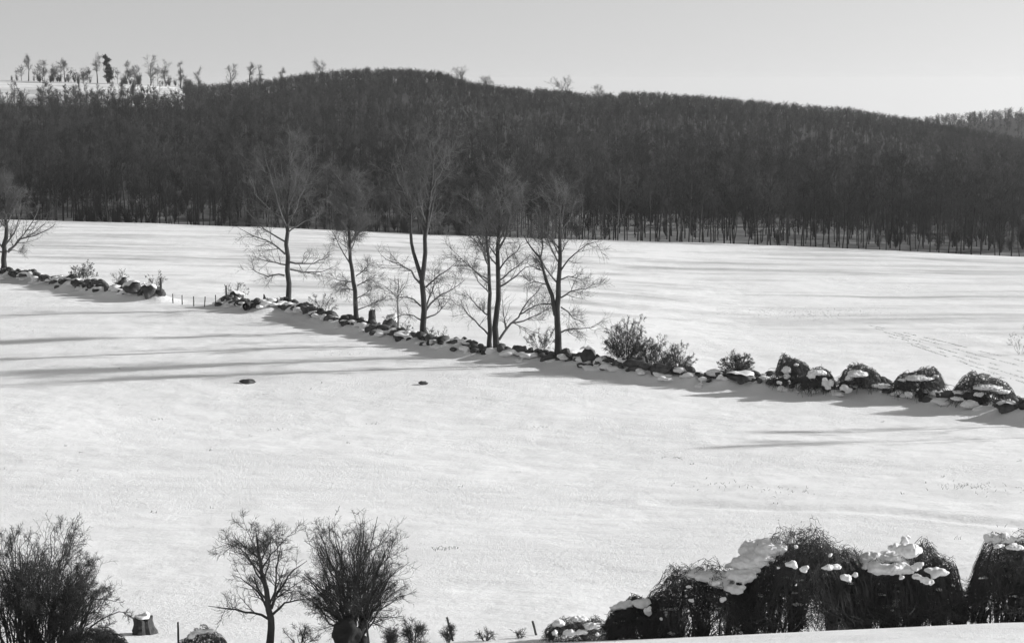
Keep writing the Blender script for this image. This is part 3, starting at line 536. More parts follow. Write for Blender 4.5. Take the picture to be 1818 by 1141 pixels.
boulder("boulder", "broad dark stone right of the close pair of trunks", 919, 642, 30, 15, 412, None, group=GB)
boulder("boulder", "pointed dark boulder immediately right of the rightmost large trunk", 1015, 646, 22, 20, 413, [(0.9, 0, 0.1, 0.5, 0.4)], group=GB)
boulder("boulder", "biggest dark boulder with snow on its right shoulder, left of the dense clump", 1044, 659, 32, 28, 414, [(0.8, -0.2, 0.5, 0.4, 0.3)], group=GB)
boulder("boulder", "brown flat-topped rock behind the biggest dark boulder", 1062, 652, 30, 16, 415, None, group=GB)
boulder("boulder", "long dark stone mass under the tallest clump shrub", 1128, 673, 48, 15, 416, None, group=GB)
boulder("boulder", "dark stone mass under the middle clump shrub", 1172, 680, 44, 20, 417, None, group=GB)
boulder("boulder", "dark round stone at the right foot of the dense clump", 1212, 676, 18, 22, 418, [(0.7, 0, 0.5, 0.4, 0.3)], group=GB)
boulder("boulder", "long dark stone under the small lone shrub", 1318, 694, 62, 17, 419, [(0.75, -0.5, 0.1, 0.35, 0.4)], group=GB)
boulder("boulder", "dark low stone beneath the middle bramble dome", 1575, 712, 22, 9, 420, None, group=GB)
boulder("boulder", "dark stone in the wall left of the broadest bramble dome", 1668, 722, 22, 12, 421, [(-0.2, 0.2, 0.8, 0.6, 0.4)], group=GB)
boulder("boulder", "big dark angular stone under the broadest bramble dome", 1712, 732, 40, 18, 422, [(-0.6, -0.5, 0.4, 0.4, 0.5)], group=GB)
boulder("boulder", "snow-blotched stone in the wall at the right picture edge", 1785, 744, 40, 20, 423, [(-0.5, -0.6, 0.5, 0.45, 0.5), (0.5, -0.6, 0.3, 0.4, 0.5)], group=GB)
boulder("field_rock", "low dark rock alone in the open snow, left of the two", 440, 679, 32, 8, 430, None, group="rocks breaking the snow of the near field", sink=0.3)
boulder("field_rock", "smaller low dark rock in the open snow, right of the two", 752, 683, 20, 6, 431, None, group="rocks breaking the snow of the near field", sink=0.3)

# fallen log and stumps
def log_obj(name, label, a, b, r, seed):
    rg = np.random.default_rng(seed); A = np.array([*gp(*a), 0.0]); B = np.array([*gp(*b), 0.0]); A[2] = height(A[0], A[1]) + r * 1.0; B[2] = height(B[0], B[1]) + r * 1.6
    root = empty(name, A, label, "log"); P = resample([A, (A + B) / 2 + [0, 0, 0.1], B], 9); P[1:-1] += rg.normal(size=(7, 3)) * r * 0.15
    t = Tubes(); t.add(P, np.full(9, r) * rg.uniform(0.85, 1.15, 9), 10); t.add(P[[0, 0]] + [[0, 0, 0], [-0.02, 0, 0]], [r, 0.001], 10); t.add(P[[-1, -1]] + [[0, 0, 0], [0.02, 0, 0]], [r, 0.001], 10)
    link("stem", t.mesh("stem", A), BARK, root)
    t = Tubes(); q = resample([P[1], P[1] + [-0.25, -0.3, -0.5], P[1] + [-0.3, -0.4, -1.0]], 4); t.add(q, [r * .6, r * .45, r * .4, r * .3], 7)
    link("branch_stub", t.mesh("branch_stub", A), BARK, root); t = Tubes()
    q = resample([P[6], P[6] + [0.1, -0.1, 0.5], P[6] + [0.0, -0.1, 1.1]], 4); t.add(q, [r * .7, r * .5, r * .35, r * .12], 7)
    link("branch_stub", t.mesh("branch_stub", A), BARK, root)
log_obj("fallen_log", "dark fallen log lying on the wall left of the first large tree", (437, 556), (478, 550), 0.42, 441)
def stump(name, label, px, py, wtop, wbot, hpx, seed, snow, flare=0.0):
    rg = np.random.default_rng(seed); X, Y = gp(px, py); s = Y / F; z = height(X, Y) - 0.1; root = empty(name, (X, Y, z), label, "stump"); K, S = 9, 18; V = []
    for k in range(K):
        t = k / (K - 1); r = (wbot * (1 - t) ** 1.6 + wtop * (1 - (1 - t) ** 1.6)) / 2 * s
        for i in range(S):
            a = i * 2 * math.pi / S; rr = r * (1 + 0.09 * math.sin(3 * a + seed) + 0.06 * math.sin(7 * a) + 0.05 * rg.normal()) * (1 + flare * max(0, math.cos(a)) * (1 - t) ** 3)
            V.append((rr * math.cos(a), rr * math.sin(a), t * hpx * s * (1 + 0.07 * math.sin(2 * a + seed)) + (0.05 * hpx * s * rg.normal() if k == K - 1 else 0)))
    Q = [(k * S + i, k * S + (i + 1) % S, (k + 1) * S + (i + 1) % S, (k + 1) * S + i) for k in range(K - 1) for i in range(S)]
    c = len(V); V.append((0, 0, hpx * s)); Q += [((K - 1) * S + i, (K - 1) * S + (i + 1) % S, c, c) for i in range(0)]
    me = bpy.data.meshes.new("stump_wood"); me.from_pydata(V, [], Q + [((K - 1) * S + i, (K - 1) * S + (i + 1) % S, c) for i in range(S)]); me.update()
    link("wood", me, BARK, root)
    if snow:
        V, Q = lumps(rg, [(0, 0, hpx * s + 0.02), (0.2 * wtop * s, 0.1 * wtop * s, hpx * s + snow * s * 0.4)], [(wtop * s * 0.46, wtop * s * 0.46, snow * s * 0.5), (wtop * s * 0.22, wtop * s * 0.3, snow * s * 0.8)]); link("snow_cap", mesh_np("snow_cap", V, Q, True), SNOWCAP, root)
stump("tree_stump", "square-topped dark stump standing on the far wall between two trees", 661, 590, 11, 19, 28, 5, 0)
stump("tree_stump", "dark stump with a small snow cap near the bottom left corner", 253, 1124, 33, 44, 36, 7, 8, flare=0.45)

# fence posts
def post(label, px, py, hpx, wpx, lean=0.0, group=None, name="fence_post", Y=None):
    X, Yg = gp(px, py); s = Yg / F; z = height(X, Yg) - 0.15; h = hpx * s + 0.15; r = wpx * s / 2; rg = np.random.default_rng(int(px)); V = []; Q = []; S = 7; K = 6
    for k in range(K):
        t = k / (K - 1)
        for i in range(S):
            a = i * 6.2832 / S; rr = r * (1 + 0.08 * rg.normal()) * (1.05 - 0.12 * t); V.append((rr * math.cos(a) + lean * t * h, rr * math.sin(a), t * h + (0.25 * r * math.sin(a) if k == K - 1 else 0)))
    Q = [(k * S + i, k * S + (i + 1) % S, (k + 1) * S + (i + 1) % S, (k + 1) * S + i) for k in range(K - 1) for i in range(S)] + [tuple((K - 1) * S + i for i in range(S))]
    me = bpy.data.meshes.new("fence_post"); me.from_pydata(V, [], Q); me.update(); o = link(name, me, WOODPOST, None, (X, Yg, z)); tag(o, label, "post", group)
GP = "thin posts crossing the field gap"
post("stout gate post at the left wall end, right of the snow-rimmed boulder", 286, 535, 31, 4.5, name="gate_post")
post("stout gate post left of the dark pointed mound", 402, 545, 27, 3.2, name="gate_post")
for px, py, hh, le, lb in [(307, 538, 17, 0.0, "thin post nearest the left gate post, with a dark tuft beside it"), (323.5, 540, 17, 0.0, "second thin post from the left in the field gap"), (344, 543, 18, 0.0, "middle thin post of the five in the field gap"),
                       (363, 545, 18, 0.08, "fourth thin post from the left, leaning slightly right"), (383, 547, 20, 0.0, "thin post nearest the right gate post, last of the five")]:
    post(lb, px, py, hh, 1.9, le, GP)
GF = "fence posts along the foreground wall"
post("straight foreground post right of the snow-capped stump", 317, 1150, 50, 4, 0.0, GF)
post("foreground post beside the round dark boulder under the bushy tree", 656, 1147, 52, 4.5, -0.1, GF)
post("foreground post leaning left within a small twiggy sapling", 806, 1136, 44, 4.5, -0.24, GF)
post("short leaning foreground post left of the snowy bramble mass", 954, 1126, 26, 4.5, -0.25, GF)
post("dark thin post under the right-hand arching bramble", 1758, 1106, 28, 3.5, 0.0, GF)

# ------------------------------------------------------------------ foreground shrubs and trees
GS = "bare shrubs and saplings along the foreground wall"
RM = (0.011, 0.007, 0.0055)
shrub("large_shrub", "huge many-stemmed dark bush filling the bottom left corner", (55, 1152), 868, 165, 501, 80, (9, 8, 7), group=GS, rmin=(0.011, 0.0075, 0.006), rs=0.035, arch=0.35, fan=0.4, spread=0.35, mat=SHRUB)
shrub("large_shrub", "arching dark side of the bush leaning right towards the snow-capped stump", (112, 1154), 935, 124, 502, 30, (9, 8, 5), group=GS, rmin=(0.010, 0.007, 0.0055), rs=0.03, arch=0.6, fan=0.2, skew=0.35, spread=0.25)
tree("small_tree", "small bare tree with an open spreading crown, left of the round bushy one", (478, 1156), [(481, 1156), (482, 1110), (478, 1070), (466, 1030), (463, 1005), (458, 975), (455, 945)],
     [[(476, 1085), (460, 1050), (440, 1035), (415, 1020)], [(470, 1040), (450, 1005), (435, 985), (405, 975)], [(464, 1020), (440, 985), (420, 970), (390, 960)], [(482, 1080), (490, 1040), (492, 1010), (500, 960)], [(483, 1075), (500, 1040), (515, 1015), (545, 995)],
      [(465, 1010), (480, 985), (497, 968), (512, 950)], [(480, 1100), (460, 1090), (445, 1085), (370, 1075)], [(484, 1090), (505, 1070), (545, 1062)], [(490, 1015), (494, 985), (490, 950)], [(460, 985), (445, 955), (432, 925)], [(466, 1035), (478, 1000), (482, 950)]],
     0.15, 517, auto=4, n=(8, 7, 5), rt=0.015, rmin=(0.008, 0.005, 0.0035), up=0.05, ratio=(0.45, 0.45, 0.5), bark=SHRUB, twig=SHRUB, group=GS, depth=0.7, auto_t=0.5, lm=(0.2, 0.15))
shrub("bushy_tree", "round densely twigged bare tree growing behind a dark round boulder", (628, 1146), 846, 112, 512, 54, (9, 8, 7), group=GS, cat="tree", rmin=(0.010, 0.0068, 0.0052), rs=0.045, fan=0.75, spread=0.12, lift=0.3)
boulder("round_boulder", "dark rounded boulder at the foot of the round bushy tree", 615, 1152, 60, 60, 513, None, depth=0.85, sub=4, mat=WETSTONE)
thicket("snowy_bramble", "small sunken bramble hump under grey snow beside the straight foreground post", (358, 1158), 1114, 44, 514, 70, (8, 5), [(350, 1121, 11, 6, .2), (368, 1120, 10, 5, .2), (340, 1130, 6, 6, .4)], voxel=0.04, rs=0.012, low=(0, .5))
thicket("dark_bramble", "low dark snowless bramble between the corner bush and the capped stump", (165, 1160), 1108, 60, 515, 120, (9, 6), [], rs=0.012, low=(0, .6))
shrub("sapling", "small forked sapling between the small tree and the round bushy one", (533, 1148), 1064, 44, 516, 6, (8, 6, 4), group=GS, rmin=RM, rs=0.022, fan=0.9)
shrub("sapling", "short bushy sapling just right of the boulder post", (693, 1148), 1086, 16, 517, 9, (9, 6, 4), group=GS, rmin=RM, rs=0.014, fan=0.9)
shrub("sapling", "taller upright sapling, second right of the boulder post", (734, 1150), 1066, 22, 518, 9, (9, 7, 4), group=GS, rmin=RM, rs=0.016, fan=0.9)
shrub("sapling", "small sapling wrapped round the left-leaning post", (796, 1140), 1086, 15, 519, 7, (8, 6, 4), group=GS, rmin=RM, rs=0.014)
shrub("sapling", "stubby crooked sapling between the two leaning posts", (862, 1136), 1108, 19, 520, 6, (7, 5, 3), group=GS, rmin=RM, rs=0.022, fan=0.4)
shrub("sapling", "tiny round tuft of twigs left of the short leaning post", (923, 1132), 1112, 12, 521, 9, (6, 4, 0), group=GS, rmin=RM, rs=0.008, fan=0.3)
shrub("sapling", "thin pale twigs rising behind the far right bramble", (1822, 1000), 908, 26, 522, 6, (7, 5, 3), group=GS, rmin=(0.009, 0.006, 0.005), rs=0.014)

GT = "snow-laden bramble mass along the foreground wall"
V0 = 0.04
thicket("snowy_bramble", "low snow-blotched bramble at the left foot of the foreground mass", (1030, 1136), 1096, 62, 601, 110, (10, 5), [(988, 1106, 11, 8, .4), (985, 1124, 6, 7, .7), (1010, 1122, 9, 7, .7), (1035, 1120, 10, 7, .7), (1055, 1110, 12, 6, .5), (1073, 1108, 10, 7, .5), (1028, 1099, 14, 4), (1060, 1127, 6, 5, .8), (1000, 1131, 6, 4, .9)], group=GT, voxel=V0, rs=0.014, low=(0, .5))
thicket("snowy_bramble", "dark dome with a bright snow cap, second from the left in the foreground mass", (1138, 1138), 1066, 60, 602, 150, (11, 6), [(1110, 1073, 16, 6), (1140, 1073, 12, 7, .4), (1152, 1085, 7, 12, .7), (1176, 1080, 7, 5, .4), (1185, 1092, 6, 7, .6), (1175, 1099, 4, 4, .9), (1090, 1078, 10, 6), (1193, 1124, 8, 4, .9)], group=GT, voxel=V0, rs=0.014, low=(0, .5))
thicket("snowy_bramble", "dark rising bramble with a long sheet of snow climbing right", (1250, 1136), 1010, 104, 603, 260, (12, 7), [(1224, 1014, 14, 5), (1245, 1014, 16, 7), (1268, 1020, 16, 8), (1290, 1024, 16, 9), (1310, 1022, 15, 9, .3), (1328, 1016, 14, 10, .5), (1318, 1032, 7, 7, .7), (1308, 1044, 15, 8, .9), (1222, 1041, 6, 4, .9), (1270, 1035, 7, 6, .9), (1228, 1065, 5, 6, 1.1), (1284, 1064, 6, 6, 1.1), (1236, 1020, 20, 8, .2), (1262, 1024, 22, 9, .3), (1290, 1030, 22, 9, .4), (1318, 1024, 18, 12, .6)], group=GT, voxel=V0, rs=0.016)
thicket("snowy_bramble", "tallest dark bramble crown with a grey snow shoulder on its left", (1430, 1128), 952, 120, 604, 330, (12, 8), [(1300, 1004, 11, 7), (1318, 994, 14, 9), (1335, 978, 18, 13), (1355, 972, 20, 14), (1375, 966, 18, 11), (1393, 960, 16, 8), (1406, 953, 9, 4),
        (1406, 1003, 9, 9, 1.6), (1431, 1009, 9, 7, 1.6), (1466, 1010, 9, 9, 1.6), (1480, 1007, 10, 5, 1.5), (1500, 1024, 9, 10, 1.6), (1508, 1030, 5, 7, 1.7), (1516, 1020, 6, 7, 1.5), (1382, 1008, 4, 3, 1.5), (1345, 990, 26, 14, .3), (1325, 1003, 18, 12, .4), (1372, 978, 20, 12, .3), (1414, 970, 4, 4, 1.2), (1475, 985, 4, 5, 1.3), (1413, 1037, 3, 4, 1.6)], group=GT, voxel=V0, rs=0.016)
thicket("snowy_bramble", "bramble with a bright snow ledge between the tallest crown and the right dome", (1565, 1122), 988, 80, 605, 200, (11, 7), [(1550, 994, 22, 10), (1575, 990, 22, 8), (1600, 996, 18, 9), (1558, 1012, 16, 11, .8), (1580, 1010, 16, 10, .9), (1605, 1010, 14, 9, .9), (1545, 1005, 12, 6, .6), (1601, 1026, 5, 5, 1.2)], group=GT, voxel=V0, rs=0.016)
thicket("snowy_bramble", "rounded bramble dome with knobs of snow, just left of the gap", (1636, 1118), 966, 66, 606, 230, (11, 7), [(1605, 966, 9, 12, .2), (1590, 974, 10, 10, .4), (1612, 980, 16, 13, .8), (1622, 972, 8, 9, .9), (1628, 1005, 10, 10, 1.0), (1625, 1024, 8, 6, 1.3), (1645, 1030, 10, 8, 1.4), (1655, 1022, 8, 7, 1.3), (1663, 1014, 14, 6, 1.2), (1674, 1021, 7, 5, 1.3), (1610, 955, 10, 3)], group=GT, voxel=V0, rs=0.015, low=(0.1, .7))
thicket("snowy_bramble", "arched bramble right of the gap with open stems below, cut by the picture edge", (1800, 1112), 944, 76, 607, 230, (11, 7), [(1762, 958, 12, 9), (1778, 953, 12, 6), (1795, 957, 14, 6), (1772, 970, 10, 5, .5), (1800, 970, 12, 5, .7)], group=GT, voxel=V0, rs=0.017, low=(0.25, .8))
boulder("side_boulder", "small dark boulder butted against the round one, beside its post", 643, 1148, 24, 30, 533, None, depth=0.85, sub=3, mat=WETSTONE)
boulder("grey_boulder", "smooth grey boulder in the gap between the right-hand brambles", 1704, 1114, 40, 42, 616, [(0.0, 0.4, 0.9, 0.7, 0.2)], depth=0.92, sub=4)

# ------------------------------------------------------------------ wood on the hill
def wood_variant(seed, h, style):
    rg = np.random.default_rng(seed); K = 8; t = Tubes(); c = Tubes()
    P = np.zeros((1, K, 3)); P[0, :, 2] = np.linspace(-0.5, h, K); P[0, 1:, :2] = np.cumsum(rg.normal(size=(K - 1, 2)) * 0.16, 0)
    Q = (h * 0.011 * np.linspace(1, 0.25, K) + 0.02)[None]; t.add(P, Q, 5)
    if style == 0: a, b = kids(rg, P, Q, 14, 0.36, (22, 42), 0.10, 0.08, 5, 0.45, 0.55, 0.03, 0.4, fall=0.55)
    else: a, b = kids(rg, P, Q, 18, 0.42, (35, 65), 0.10, 0.10, 5, 0.28, 0.5, 0.03, 0.4, fall=0.6)
    c.add(a, b, 3)
    a, b = kids(rg, a, b, 7, 0.5, (25, 55), 0.10, 0.14, 4, 0.2, 0.6, 0.03, 0.5); c.add(a, b, 3)
    a, b = kids(rg, a, b, 5, 0.55, (25, 60), 0.08, 0.12, 3, 0.15, 0.7, 0.026, 0.6, lmin=0.7); c.add(a, b, 3)
    return t, c
variants = []; hidden = bpy.data.collections.new("woodland_sources")
for k in range(7):
    t, c = wood_variant(700 + k, [15, 16.5, 13.5, 14.5, 17, 12, 15.5][k], k % 2)
    tm, cm = t.mesh("trunk"), c.mesh("crown"); tm.materials.append(WOODS); cm.materials.append(WOODS); variants.append((tm, cm))
    a = Tubes(); a.V = t.V + [v for v in c.V]; a.Q = t.Q + [q + t.n for q in c.Q]; me = a.mesh("woodland_tree"); me.materials.append(WOODS)
    hidden.objects.link(bpy.data.objects.new("woodland_tree_%d" % k, me))

for k in range(3):     # undergrowth
    g2 = np.random.default_rng(760 + k); K = 6; m_ = 16; an = g2.uniform(0, 6.28, m_); sp = g2.uniform(0.2, 1.0, m_) * 1.8; hh = g2.uniform(2.5, 5.5, m_); tt = np.linspace(0, 1, K)
    P = np.stack([np.cos(an)[:, None] * sp[:, None] * tt ** 1.3, np.sin(an)[:, None] * sp[:, None] * tt ** 1.3, hh[:, None] * tt - 0.3], 2); Q = np.repeat((0.035 * np.linspace(1, 0.4, K))[None], m_, 0)
    c = Tubes(); c.add(P, Q, 3); a, b = kids(g2, P, Q, 9, 0.45, (20, 50), 0.1, 0.1, 4, 0.1, 0.7, 0.025, 0.6); c.add(a, b, 3); a, b = kids(g2, a, b, 5, 0.5, (20, 50), 0.1, 0.1, 3, 0.1, 0.8, 0.022, 0.7); c.add(a, b, 3)
    me = c.mesh("woodland_brush"); me.materials.append(WOODS); hidden.objects.link(bpy.data.objects.new("woodland_tree_z%d" % k, me))
rg = np.random.default_rng(5)
# front row: individual trees
ux = np.arange(-70, 1895, 17.0); GE = "trees in the front row of the wood"
for i, u in enumerate(ux):
    px = u + rg.uniform(-7, 7); ey = float(np.interp(px, NPX, EDGE_Y)); Y = ey + rg.uniform(4, 18); X = (px - CX) / F * Y
    tm, cm = variants[int(rg.integers(0, 7))]; r = empty("edge_tree", (X, Y, height(X, Y)), "slim bare tree in the dense front row of the wood along the far field edge", "tree", GE)
    r.rotation_euler.z = rg.uniform(0, 6.28); s = rg.uniform(0.65, 1.0); r.scale = (s, s, s)
    link("trunk", tm, None, r); link("crown", cm, None, r)
# the rest: one mass
pts = []; brushy = set()
Y = 412.0
while Y < 1010:
    st = 4.4 if Y < 520 else (5.2 if Y < 830 else (3.6 if Y < 965 else 6.0))
    for X in np.arange(-0.36 * Y, 0.36 * Y, st):
        x = X + rg.uniform(-.5, .5) * st; y = Y + rg.uniform(-.5, .5) * st; px = CX + F * x / y; ey = np.interp(px, NPX, EDGE_Y)
        if y < ey + 7 or y > 1000: continue
        if px < 328 + 16 * mnoise.noise(Vector((y * 0.05, x * 0.05, 8))) and y > 838 + 6 * math.sin(x * 0.07) + (44 + 14 * mnoise.noise(Vector((x * 0.06, 3, 1))) if 72 < px < 283 + 8 * math.sin(y) else 0): continue
        pts.append((x, y))
    Y += st
for _ in range(170):      # brush and saplings along the hilltop clearing
    px = rg.uniform(-60, 332); y = rg.choice([rg.uniform(926, 945), rg.uniform(926, 945), rg.uniform(845, 925)]); x = (px - CX) / F * y
    if mnoise.noise(Vector((px * 0.03, y * 0.03, 2))) < (0.0 if y < 925 else -0.15) or (y < 925 and not 66 < px < 285): continue
    pts.append((x, y)); brushy.add(len(pts) - 1)
Y = 1190.0
while Y < 1400:
    for X in np.arange((1450 - CX) / F * Y, 0.36 * Y, 5.0): pts.append((X + rg.uniform(-3, 3), Y + rg.uniform(-3, 3)))
    Y += 6
PT = np.array([(x, y, height(x, y)) for x, y in pts])
me = bpy.data.meshes.new("woodland"); me.from_pydata(PT.tolist(), [], []); me.update(); n = len(PT)
sc_ = rg.uniform(0.62, 1.0, n) * np.interp(PT[:, 1], [400, 560, 860, 1000], [1.0, 0.9, 0.60, 0.50])
pk = rg.integers(0, 7, n); br = rg.random(n) < 0.4; br &= ~((PT[:, 1] < 520) & (CX + F * PT[:, 0] / PT[:, 1] > 900) & (CX + F * PT[:, 0] / PT[:, 1] < 1560) & (rg.random(n) < 0.8)); pk[br] = rg.integers(7, 10, br.sum())
cl = np.array([mnoise.noise(Vector((x * 0.012, y * 0.02, 7))) for x, y in pts]); sc_ *= 1 + 0.22 * cl
pxs = CX + F * PT[:, 0] / PT[:, 1]; up_ = (pxs < 345) & (PT[:, 1] > 740) & (PT[:, 1] < 845) & ~br; sc_[up_] = rg.uniform(0.62, 0.92, up_.sum())
bi = np.array(sorted(brushy)); br[bi] = True; pk[bi] = rg.choice([7, 8, 9, 1, 5], len(bi)); sc_[bi] = np.where(pk[bi] > 6, rg.uniform(0.35, 1.0, len(bi)), rg.uniform(0.25, 0.6, len(bi)))
lowc = (pxs < 332) & (PT[:, 1] > 836) & ~br; sc_[lowc] *= rg.uniform(0.5, 0.95, lowc.sum())
hi = (PT[:, 1] > 800) & ~lowc & ~up_ & ~br; sc_[hi] = sc_[hi] * 0.5 + 0.5 * sc_[hi].mean() * (1 + 0.2 * cl[hi]); pk[hi] = rg.choice([1, 3, 5], hi.sum())
for nm, ty, v in (("rot", 'FLOAT', rg.uniform(0, 6.283, n)), ("scl", 'FLOAT', sc_), ("pick", 'INT', pk)):
    at_ = me.attributes.new(nm, ty, 'POINT'); at_.data.foreach_set("value", v.astype(np.float32 if ty == 'FLOAT' else np.int32))
wo_ = tag(link("woodland", me, WOODS), "dense dark leafless wood covering the whole hillside beyond the field", "woodland", kind="stuff")
ng = bpy.data.node_groups.new("scatter", 'GeometryNodeTree'); ng.interface.new_socket("Geometry", in_out='INPUT', socket_type='NodeSocketGeometry'); ng.interface.new_socket("Geometry", in_out='OUTPUT', socket_type='NodeSocketGeometry')
N = ng.nodes.new; L = ng.links.new
gi, go = N("NodeGroupInput"), N("NodeGroupOutput"); io = N("GeometryNodeInstanceOnPoints"); ci = N("GeometryNodeCollectionInfo")
ci.inputs[0].default_value = hidden; ci.inputs[1].default_value = True; ci.inputs[2].default_value = True
def attr(nm, ty):
    a = N("GeometryNodeInputNamedAttribute"); a.data_type = ty; a.inputs[0].default_value = nm; return a.outputs[0]
cx = N("ShaderNodeCombineXYZ"); L(attr("rot", 'FLOAT'), cx.inputs[2]); L(gi.outputs[0], io.inputs['Points']); L(ci.outputs[0], io.inputs['Instance'])
io.inputs['Pick Instance'].default_value = True; L(attr("pick", 'INT'), io.inputs['Instance Index']); L(cx.outputs[0], io.inputs['Rotation']); L(attr("scl", 'FLOAT'), io.inputs['Scale']); L(io.outputs[0], go.inputs[0])
wo_.modifiers.new("scatter", 'NODES').node_group = ng

# skyline trees on the snowy clearing
def far_tree(label, px, top, bot, wpx, seed, stem=0.35, name="skyline_tree", dens=1.0):
    rg = np.random.default_rng(seed); Y = 928.0; X = (px - CX) / F * Y; z0 = height(X, Y); s = Y / F; ztop = at(px, top, Y)[2]; h = max(ztop - z0, 5)
    root = empty(name, (X, Y, z0), label, "tree", "trees standing on the hilltop"); P = np.zeros((1, 8, 3)); P[0, :, 2] = np.linspace(-0.5, h * 0.9, 8); P[0, 1:, 0] = np.cumsum(rg.normal(size=7) * 0.25)
    Q = (h * 0.028 * np.linspace(1, 0.3, 8))[None]; t = Tubes(); t.add(P, Q, 6); hw = wpx / 2 * s; c = Tubes()
    a, b = kids(rg, P, Q, int(14 * dens), hw / h * 1.2, (30, 60), 0.12, 0.1, 5, stem, 0.5, 0.055, 0.4, fall=0.1); c.add(a, b, 3)
    a, b = kids(rg, a, b, 7, 0.55, (30, 60), 0.08, 0.15, 4, 0.2, 0.6, 0.035, 0.5); c.add(a, b, 3)
    a, b = kids(rg, a, b, 5, 0.6, (30, 60), 0.05, 0.15, 3, 0.2, 0.7, 0.03, 0.6, lmin=1.2); c.add(a, b, 3)
    link("trunk", t.mesh("trunk"), BARK, root); link("crown", c.mesh("crown"), TWIG, root)
for i, (px, top, w_, st, lb) in enumerate([
        (57, 104, 20, 0.5, "leftmost clear-stemmed tree on the hilltop skyline"), (83, 114, 30, 0.2, "low spreading skyline tree right of the leftmost one"),
        (122, 111, 24, 0.55, "small crooked skyline tree with a flat one-sided top"), (179, 104, 22, 0.45, "tall-stemmed skyline tree touching the dark pine"),
        (230, 114, 20, 0.3, "slim skyline tree just right of the dark pine"), (246, 124, 22, 0.2, "short fuzzy skyline tree between the slim one and the umbrella one"),
        (272, 107, 36, 0.3, "widest umbrella-crowned skyline tree on the snowy clearing"), (299, 114, 20, 0.3, "faint thin skyline tree right of the umbrella one"),
        (326, 110, 18, 0.2, "narrow faint skyline tree above the right snow patch"), (100, 124, 22, 0.2, "short pale skyline tree beside the crooked one"), (155, 128, 16, 0.2, "tiny skyline tree left of the pair with the pine")]):
    far_tree(lb, px, top, 142, w_, 800 + i, st)
for i, (px, top, w_, lb) in enumerate([(355, 122, 18, "small tree poking above the dark hill's left end"), (412, 124, 30, "round low tree on the hill skyline before the pointed pair"), (447, 112, 18, "left of two pointed trees above the hill skyline"), (466, 116, 16, "right of two pointed trees above the hill skyline"),
        (500, 122, 14, "small stub tree on the rising skyline"), (577, 112, 26, "thin-crowned tree at the start of the hill's rounded top"), (820, 126, 34, "twiggy tree where the rounded hilltop drops to the right"), (866, 142, 26, "fuzzy tree in the dip right of the rounded hilltop"), (1000, 150, 44, "broad crowned tree standing above the middle of the skyline"), (1060, 158, 26, "small fuzzy tree right of the broad crowned one")]):
    far_tree(lb, px, top, 142, w_, 830 + i, 0.35)
def pine(label, px, top, seed):
    rg = np.random.default_rng(seed); Y = 925.0; X = (px - CX) / F * Y; z0 = height(X, Y); h = at(px, top, Y)[2] - z0; root = empty("pine_tree", (X, Y, z0), label, "pine")
    t = Tubes(); P = np.zeros((8, 3)); P[:, 2] = np.linspace(-.5, h * 0.97, 8); P[:, 0] = np.linspace(1.2, -0.9, 8); t.add(P, 0.35 * np.linspace(1, 0.2, 8), 7); link("trunk", t.mesh("trunk"), BARK, root)
    V = []; Q = []
    for k in range(26):
        f = 0.16 + 0.84 * (k + rg.uniform(0, 1)) / 26; w_ = (2.7 * (1 - 0.35 * f) * rg.uniform(0.45, 1.1)) * (0.35 if f > 0.96 else 1); an = rg.uniform(0, 6.28); cx_ = np.interp(f, [0, 1], [1.2, -0.9])
        cc = np.array([cx_ + math.cos(an) * w_ * 0.5, math.sin(an) * w_ * 0.5, f * h])
        for _ in range(130):
            p = cc + rg.normal(size=3) * np.array([w_ * .38, w_ * .38, 0.34]); d = norm(rg.normal(size=3)) * 0.32; e = norm(rg.normal(size=3)) * 0.22; q = len(V); V += [p - d, p + e, p + d, p - e]; Q.append((q, q + 1, q + 2, q + 3))
    link("foliage", mesh_np("foliage", np.array(V), np.array(Q)), NEEDLES, root)
pine("dark ragged evergreen pine, the only conifer on the snowy hilltop", 197, 98, 850)

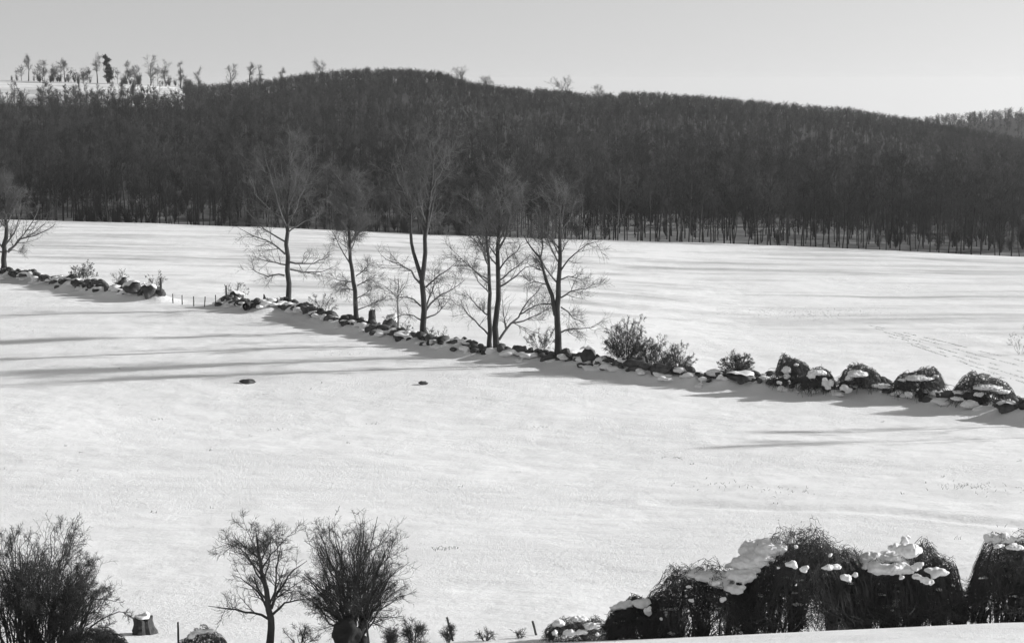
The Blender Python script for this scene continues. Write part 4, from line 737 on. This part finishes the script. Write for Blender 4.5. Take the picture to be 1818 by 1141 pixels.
# ------------------------------------------------------------------ weeds breaking the snow
def stubble():
    rg = np.random.default_rng(77); t = Tubes(); pl = []
    spots = [(600, 629, 1.0, 30), (697, 622, 0.6, 14), (785, 978, 0.35, 26), (1200, 812, 0.3, 10), (488, 760, 0.4, 10), (660, 750, 0.3, 10), (1712, 861, 1.0, 60), (1770, 866, 1.4, 40), (1393, 870, 1.5, 24), (1290, 858, 1.2, 22), (1430, 556, 5, 160), (1400, 560, 4, 90), (1460, 553, 4, 90), (305, 536, 0.5, 24), (275, 741, 0.3, 8), (970, 760, 0.4, 8)]
    for _ in range(45): spots.append((rg.uniform(0, 1818), rg.uniform(640, 1060), 0.12, int(rg.integers(2, 6))))
    for px, py, sp, n in spots:
        X, Y = gp(px, py)
        for _ in range(n):
            x = X + rg.normal() * sp; y = Y + rg.normal() * sp * 0.8; h = rg.uniform(0.03, 0.16); z = height(x, y); d = rg.normal(size=2) * 0.08; pl.append([(x, y, z - 0.02), (x + d[0] * .4, y + d[1] * .4, z + h * .6), (x + d[0], y + d[1], z + h)])
    # rows of cut stalks crossing the far field
    for r_ in range(5):
        a = gp(1545 + r_ * 8, 577 + r_ * 5); b = gp(1880, 655 + r_ * 12)
        for _ in range(900):
            q = rg.random() ** 0.9; x = a[0] + (b[0] - a[0]) * q + rg.normal() * 0.12; y = a[1] + (b[1] - a[1]) * q + rg.normal() * 0.12
            if mnoise.noise(Vector((x * 0.25, y * 0.25, r_))) < -0.05: continue
            z = height(x, y); h = rg.uniform(0.02, 0.06); pl.append([(x, y, z - 0.02), (x, y, z + h * .5), (x + rg.normal() * 0.06, y, z + h)])
    pl = np.array(pl); t.add(pl, np.repeat([[0.012, 0.01, 0.005]], len(pl), 0), 3); tag(link("grass_stubble", t.mesh("grass_stubble"), GRASS), "dead grass stalks poking through the snow", "grass", kind="stuff")
stubble()

# ------------------------------------------------------------------ winter air
def haze(density):
    m = bpy.data.materials.new("winter_air"); m.use_nodes = True; t = m.node_tree; t.nodes.clear(); o = t.nodes.new("ShaderNodeOutputMaterial"); v = t.nodes.new("ShaderNodeVolumePrincipled")
    v.inputs['Color'].default_value = (0.95, 0.95, 0.95, 1); v.inputs['Density'].default_value = density; v.inputs['Anisotropy'].default_value = 0.3; t.links.new(v.outputs[0], o.inputs['Volume'])
    x, y0, y1, z0, z1 = 4600, -260, 9100, -370, 62
    V = [(sx * x, yy, zz) for zz in (z0, z1) for yy in (y0, y1) for sx in (-1, 1)]; me = bpy.data.meshes.new("haze"); me.from_pydata(V, [], [(0, 2, 3, 1), (4, 5, 7, 6), (0, 1, 5, 4), (2, 6, 7, 3), (0, 4, 6, 2), (1, 3, 7, 5)]); me.update()
    tag(link("haze", me, m), kind="stuff")
haze(0.00008)
